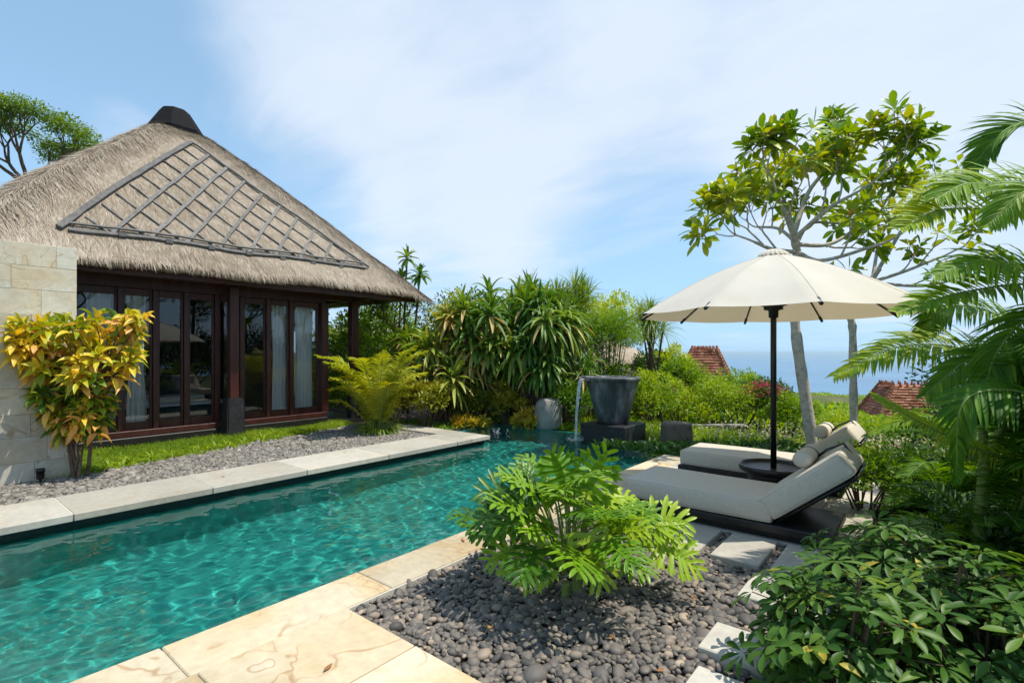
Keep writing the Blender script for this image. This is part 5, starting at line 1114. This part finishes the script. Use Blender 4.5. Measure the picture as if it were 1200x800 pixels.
pandan('thin tree-top rosette of the cordyline peeping over the villa eave', ground_at(470, 13), [at(477, 302, 13), at(492, 322, 12.8), at(470, 330, 13.2)], 109, Lf=.42, Wf=.09, nper=26, tint=(.1, .45), droop=.4, old=.0)
# mid shrubs
clumpy('pale_round_tree', 'airy light green round-topped small tree left of the pot rim', 'tree', at(716, 398, 13), (.85, .85, .66), 13000, .07, L_HEDGE, 120, clumps=40, ar=.3, ground=-1.0, tint=(.1, .75), crad=.38)
clumpy('lime_bush', 'lime-yellow domed bush behind the pale round tree', 'shrub', at(712, 384, 17), (1.3, 1.3, 1.0), 4500, .12, L_LIME, 121, clumps=22, ground=-1.5, ar=.4)
clumpy('lime_bush', 'yellow-green low bush at the foot of the forked spiky plant', 'shrub', at(790, 425, 16.5), (.6, .6, .45), 1500, .10, L_LIME, 122, clumps=12, ground=-1.5)
BUSH = [ # label, px, py centre, d, rx, rz, n, leaf, mat, tint
 ('golden-leaved low shrub at the left end of the poolside bed', 455, 468, 10.9, .55, .42, 2200, .085, L_GOLD, (.1, .8)),
 ('green-gold shrub right of the sunny palm', 500, 470, 10.6, .45, .42, 1900, .085, L_GOLD, (0, .7)),
 ('dark olive shrub under the second strap-leaf plant', 548, 474, 11.4, .45, .42, 2000, .08, L_GOLD, (-.1, .45)),
 ('rounded yellow-tipped shrub near the pool edge left of the boulder', 594, 476, 11.6, .47, .45, 2200, .075, L_GOLD, (.25, .9)),
 ('orange-gold low croton touching the left side of the boulder', 616, 494, 11.1, .30, .24, 900, .085, L_GOLD, (.5, 1)),
 ('low orange-centred croton at the water edge, left of the yellow-tipped shrub', 548, 497, 11.1, .42, .18, 900, .085, L_GOLD, (.4, 1)),
 ('low dark shrub between the boulder and the fountain plinth', 668, 475, 11.2, .55, .5, 2600, .07, L_HEDGE, (0, .5)),
 ('tall dark green bush behind the fountain pot', 690, 455, 13, 1.1, .8, 5000, .08, L_HEDGE, (0, .55)),
 ('bright green bush right of the fountain pot', 762, 470, 12.6, .75, .62, 4200, .08, L_HEDGE, (.35, 1)),
 ('leafy shrub with flat-topped crown below the left tiled roof', 795, 452, 15, .85, .7, 4600, .10, L_HEDGE, (.15, .8)),
 ('dark leafed bush just under the left tiled roof', 770, 440, 17, .75, .8, 3200, .11, L_DARK, (.2, 1)),
 ('sunlit hedge bush straight behind the brown stump', 838, 476, 13.5, 1.0, .55, 5200, .08, L_HEDGE, (.3, 1)),
 ('mid green bush left of the parasol pole', 868, 466, 15.5, 1.0, .7, 4800, .09, L_HEDGE, (.15, .8)),
 ('pink-flowered bougainvillea bush beside the parasol pole', 893, 474, 13.6, .75, .58, 4200, .08, L_DARK, (.1, 1)),
 ('green bush between the parasol pole and the thick leaning trunk', 922, 486, 12.6, .65, .42, 3400, .08, L_HEDGE, (.1, .8)),
 ('bright bush between the two frangipani trunks', 972, 508, 13.5, .85, .45, 4200, .08, L_HEDGE, (.35, 1)),
 ('leafy hedge bush right of the kinked slim trunk', 1025, 526, 11.5, .8, .5, 4200, .08, L_HEDGE, (.25, .95)),
 ('dark twiggy bush under the right tiled roof', 1050, 552, 9.2, .7, .5, 3800, .075, L_DARK, (.2, 1)),
 ('bright green bush just left of the right tiled roof', 1000, 505, 17, .9, .5, 3200, .11, L_HEDGE, (.4, 1)),
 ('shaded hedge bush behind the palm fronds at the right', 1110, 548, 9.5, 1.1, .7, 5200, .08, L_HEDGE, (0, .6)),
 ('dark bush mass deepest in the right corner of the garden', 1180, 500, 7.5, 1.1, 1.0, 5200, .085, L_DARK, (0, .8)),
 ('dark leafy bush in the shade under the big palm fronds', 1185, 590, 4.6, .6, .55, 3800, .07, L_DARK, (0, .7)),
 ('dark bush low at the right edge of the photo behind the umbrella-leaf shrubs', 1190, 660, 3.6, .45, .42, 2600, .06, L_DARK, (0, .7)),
 ('small leafy bush filling the corner between the two raised backrests', 1012, 560, 4.9, .30, .22, 1500, .055, L_HEDGE, (.05, .7)),
 ('dark bush added behind the strap-leaf screen to block the sky mirrored in the pool', 583, 440, 13.7, 1.0, .9, 4500, .10, L_DARK, (0, .7)),  # hidden bush, added to stop a sky reflection at the coping end
 ('lower hedge bush at the right of the lounge terrace', 1075, 575, 6.6, .6, .5, 3400, .07, L_DARK, (.1, .9)),
]
for k, (lab, px, py, d, rx, rz, n, ls, mat, tn) in enumerate(BUSH):
    c = at(px, py, d); fl = None
    if 'bougain' in lab: fl = (420, L_PINK, .06, (at(893, 458, 13.2), (.65, .5, .26)))
    gr = min(float(down(c[0], c[1])) - .1, c[2] - rz * .6) if d > 9.2 else -.12
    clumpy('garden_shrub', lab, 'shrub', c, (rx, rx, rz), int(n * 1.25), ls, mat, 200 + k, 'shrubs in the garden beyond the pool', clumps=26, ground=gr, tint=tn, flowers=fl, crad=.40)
# flowering ground cover along the far pool edge and the bank beyond it
g = G_(90); n = 16000; x = g.uniform(-7.5, 1.0, n); y = g.uniform(9.02, 12.6, n); ok = np.hypot(x + 4.66, y - 8.72) > .5; x, y = x[ok], y[ok]; n = len(x); z = np.where(y < 10.6, -.2, down(x, y) - .1)
ml = MB(); ml.leaves(np.stack((x, y, z), 1), np.stack((g.normal(0, .5, n), g.normal(0, .5, n), np.ones(n)), 1), g.normal(0, 1, (n, 3)), g.uniform(.12, .34, n), .022, g.uniform(.2, .9, n), .2, 'strap', 4, g.uniform(.1, .9, n))
tag(ml.build('ground_cover', L_GRASS), 'low leafy ground cover along the far edge of the pool', 'ground cover', kind='stuff')
ml = MB(); n = 900; P = np.stack((g.uniform(-3.2, .8, n), g.uniform(9.1, 10.8, n), g.uniform(-.02, .2, n)), 1); ml.leaves(P, g.normal(0, 1, (n, 3)) + (0, 0, .8), (0, 0, 1), .045, .035, .1, .2, 'oval', 2, .5); tag(ml.build('white_blossom', L_FLOW), 'tiny white blossoms dotted over the low bank behind the sunbeds', 'flowers', kind='stuff')
g = G_(91); n = 30000; x = g.uniform(-9.1, -5.9, n); y = g.uniform(6.95, 9.8, n); ok = (x < -7.65) | (y > 9.0); x, y = x[ok], y[ok]; n = len(x)
ml = MB(); ml.leaves(np.stack((x, y, np.full(n, -.12)), 1)[:9000], np.stack((g.normal(0, .6, n), g.normal(0, .6, n), np.ones(n)), 1)[:9000], g.normal(0, 1, (n, 3))[:9000], .16, .04, .5, .2, 'lance', 3, g.uniform(.1, .8, n)[:9000]); tag(ml.build('ground_cover', L_HEDGE), 'low leafy cover under the strap-leaf screen', 'ground cover', kind='stuff')
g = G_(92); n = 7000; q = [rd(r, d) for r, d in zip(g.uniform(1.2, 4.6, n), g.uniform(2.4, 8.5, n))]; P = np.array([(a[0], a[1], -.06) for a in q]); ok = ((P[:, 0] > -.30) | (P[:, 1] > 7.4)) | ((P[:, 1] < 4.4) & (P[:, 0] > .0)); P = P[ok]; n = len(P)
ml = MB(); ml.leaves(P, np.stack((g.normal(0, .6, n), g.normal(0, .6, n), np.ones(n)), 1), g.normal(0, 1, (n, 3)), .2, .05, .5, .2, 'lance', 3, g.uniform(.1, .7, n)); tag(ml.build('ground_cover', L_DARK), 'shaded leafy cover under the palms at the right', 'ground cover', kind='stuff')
# trees behind the villa veranda
def tree(lab, c, zt, rx, rz, seed, n=7000, ls=.12, mat=L_TREE, tint=(0, 1), clumps=34, name='garden_tree', r0=.09, ar=.4, crad=.34, depth=4):
    g = G_(seed); c = np.array(c, float); t = thing(name, lab, 'tree', tuple(c)); ms = MB(); tips = []; hh = zt - rz - c[2]
    pts = spline([c, c + (g.normal(0, .1), g.normal(0, .1), hh * .5), c + (g.normal(0, .15), g.normal(0, .15), hh)], 10); ms.tube(pts, np.linspace(r0, r0 * .7, 10), 8, .4); ms.build('trunk', M_BROWNBARK, t); mb2 = MB()
    for k in range(5): a = k * 1.256 + g.normal(0, .3); tree_branches(mb2, pts[-1] - (0, 0, .05 * k), np.array((math.cos(a) * 1.1, math.sin(a) * 1.1, .9 if k else 2.5)), max(rx, rz) * .5, r0 * .5, depth - 1, g, tips, .3, .15, .7, (2, 3), .7, .4, .008)
    mb2.build('branches', M_BROWNBARK, t); tp = np.array([q[0] for q in tips]); k = g.integers(0, len(tp), n); v = unit(g.normal(size=(n, 3))) * (1, 1, .7); rdv = g.uniform(0, 1, n) ** .5; ct = g.uniform(0, 1, len(tp))
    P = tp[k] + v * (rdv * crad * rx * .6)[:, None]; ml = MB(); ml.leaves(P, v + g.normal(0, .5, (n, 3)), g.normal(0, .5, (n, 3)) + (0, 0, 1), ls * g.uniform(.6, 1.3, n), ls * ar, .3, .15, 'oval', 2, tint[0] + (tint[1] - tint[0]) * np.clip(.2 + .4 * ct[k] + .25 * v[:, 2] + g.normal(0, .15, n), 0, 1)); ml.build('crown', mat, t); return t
tree('tree with feathery green crown showing over the left slope of the villa roof', (at(35, 413, 26)[0], at(35, 413, 26)[1], -.5), 12.9, 2.6, 2.7, 301, 12000, .17, clumps=40, r0=.2, ar=.42, tint=(.35, 1), crad=.36, depth=5)
clumpy('garden_shrub', 'sunlit bush seen between the veranda posts', 'shrub', at(395, 440, 15.5), (1.5, 1.5, 1.5), 8000, .11, L_HEDGE, 311, 'shrubs in the garden beyond the pool', clumps=34, ground=-.2, tint=(.15, .85))
clumpy('garden_shrub', 'tall leafy bush directly under the corner of the villa eave', 'shrub', at(446, 405, 15), (1.3, 1.3, 1.35), 7000, .11, L_HEDGE, 312, 'shrubs in the garden beyond the pool', clumps=34, ground=-.2, tint=(.1, .75))
tree('thin bare-limbed small tree under the villa eave corner', (at(462, 413, 14)[0], at(462, 413, 14)[1], -.2), 2.9, .8, .6, 313, 1500, .10, r0=.045, tint=(.2, .9))
clumpy('garden_shrub', 'dark hedge bush closing the gap behind the sunny palm', 'shrub', at(425, 460, 12.5), (.9, .9, .75), 4200, .09, L_HEDGE, 314, 'shrubs in the garden beyond the pool', clumps=30, ground=-.2, tint=(0, .6))
clumpy('garden_shrub', 'dark bush behind the strap-leaf screen, right half', 'shrub', at(640, 420, 14), (1.4, 1.2, 1.3), 6500, .10, L_DARK, 315, 'shrubs in the garden beyond the pool', clumps=34, ground=-1.0, tint=(0, .8))
clumpy('garden_shrub', 'dark bush behind the strap-leaf screen, left half', 'shrub', at(540, 415, 13.5), (1.5, 1.2, 1.5), 6500, .10, L_DARK, 316, 'shrubs in the garden beyond the pool', clumps=34, ground=-.6, tint=(0, .8))
# the wooded slope below the garden
g = G_(95); N = 5200; r_ = g.uniform(-.5, 1.25, N); d_ = 17 + 110 * g.random(N) ** 1.7; Q = np.array([rd(a * b, b) for a, b in zip(r_, d_)]); z = down(Q[:, 0], Q[:, 1]); sz = g.uniform(.7, 1.5, N) * (1 + d_ / 90)
kk = g.integers(8, 22, N) if False else np.full(N, 60); I = np.repeat(np.arange(N), kk); v = unit(g.normal(size=(len(I), 3))); v[:, 2] = np.abs(v[:, 2]); P = np.stack((Q[I, 0], Q[I, 1], z[I] - .5 * sz[I]), 1) + v * sz[I][:, None] * .9
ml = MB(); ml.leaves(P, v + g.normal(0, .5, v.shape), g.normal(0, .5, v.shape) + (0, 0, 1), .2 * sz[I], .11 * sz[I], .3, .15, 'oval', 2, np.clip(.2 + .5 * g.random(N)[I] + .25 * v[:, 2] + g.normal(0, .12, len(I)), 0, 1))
tag(ml.build('hillside_scrub', L_HEDGE), 'dense green scrub covering the slope down to the sea', 'scrub', kind='stuff')

# tall planting just outside the right edge of the view; the villa glass mirrors it
OUT = ('nearest tree of the boundary row outside the view to the right of the sunbeds', 'second tree of the boundary row outside the view on the right', 'third tree of the boundary row outside the view on the right',
       'fourth tree of the boundary row outside the view on the right', 'fifth tree of the boundary row outside the view on the right', 'farthest tree of the boundary row outside the view on the right')
for k, lab in enumerate(OUT):
    tree(lab, (4.3 + .25 * (k % 2), 4.2 + 2.15 * k, -.3), 4.9 + .4 * (k % 3), 1.55, 2.0, 330 + k, 6500, .17, r0=.09, crad=.62, depth=3, tint=(0, .75), name='boundary_tree')

# dry leaves dropped on stone and pebbles
g = G_(99); spots = [(-2.3, 2.5, .0), (-1.9, 2.1, .0), (-1.3, 2.4, .0), (-1.5, 3.6, .0), (-2.2, 1.3, .012), (-1.1, 3.1, .0), (-6.6, 2.6, .012), (-6.8, 4.4, .012), (-2.85, 2.9, .012), (-7.6, 3.0, .0), (-1.0, 2.3, .0), (-1.75, 3.35, .0), (-2.5, 3.2, 0), (-2.85, 6.6, .012)]
for k, (x_, y_, z_) in enumerate(spots):
    mb = MB(); a = g.uniform(0, 6.28); mb.leaves([(0, 0, 0)], [(math.cos(a), math.sin(a), .15)], (0, 0, 1), g.uniform(.05, .085), .022, .25, -.3, 'oval', 6, g.uniform(0, 1)); o = mb.build('fallen_leaf', M_DRYLEAF); o.location = (x_, y_, z_ + .004)
    tag(o, 'small dry brown leaf lying on the stones around the pool', 'leaf', 'dry leaves dropped around the pool')

for k, (y_, lab) in enumerate(((5.2, 'nearest of the low dark bushes under the boundary trees outside the view'), (8.3, 'second of the low dark bushes under the boundary trees outside the view'), (11.4, 'third of the low dark bushes under the boundary trees outside the view'), (14.6, 'farthest of the low dark bushes under the boundary trees outside the view'))):
    clumpy('boundary_shrub', lab, 'shrub', (4.4, y_, 1.0), (1.1, 1.9, 1.35), 7000, .14, L_DARK, 400 + k, clumps=40, ground=-.35, ar=.5, crad=.5)
# ------------------------------------------------------------------ sea air
me = bpy.data.meshes.new('haze'); bm = bmesh.new(); bmesh.ops.create_cube(bm, size=1)
for v in bm.verts: v.co = Vector((v.co.x * 60000, v.co.y * 60000, -140 if v.co.z < 0 else 16))
bm.to_mesh(me); bm.free(); ho = bpy.data.objects.new('haze', me); COL.objects.link(ho); tag(ho, 'pale sea haze that fades the far water', 'haze', kind='stuff')
hm = bpy.data.materials.new('haze_air'); hm.use_nodes = True; nt = hm.node_tree; nt.nodes.remove(nt.nodes['Principled BSDF']); pv = nt.nodes.new('ShaderNodeVolumePrincipled'); pv.inputs['Color'].default_value = (.68, .88, 1, 1); pv.inputs['Density'].default_value = .00013; pv.inputs['Anisotropy'].default_value = .2
nt.links.new(pv.outputs[0], nt.nodes['Material Output'].inputs['Volume']); me.materials.append(hm)
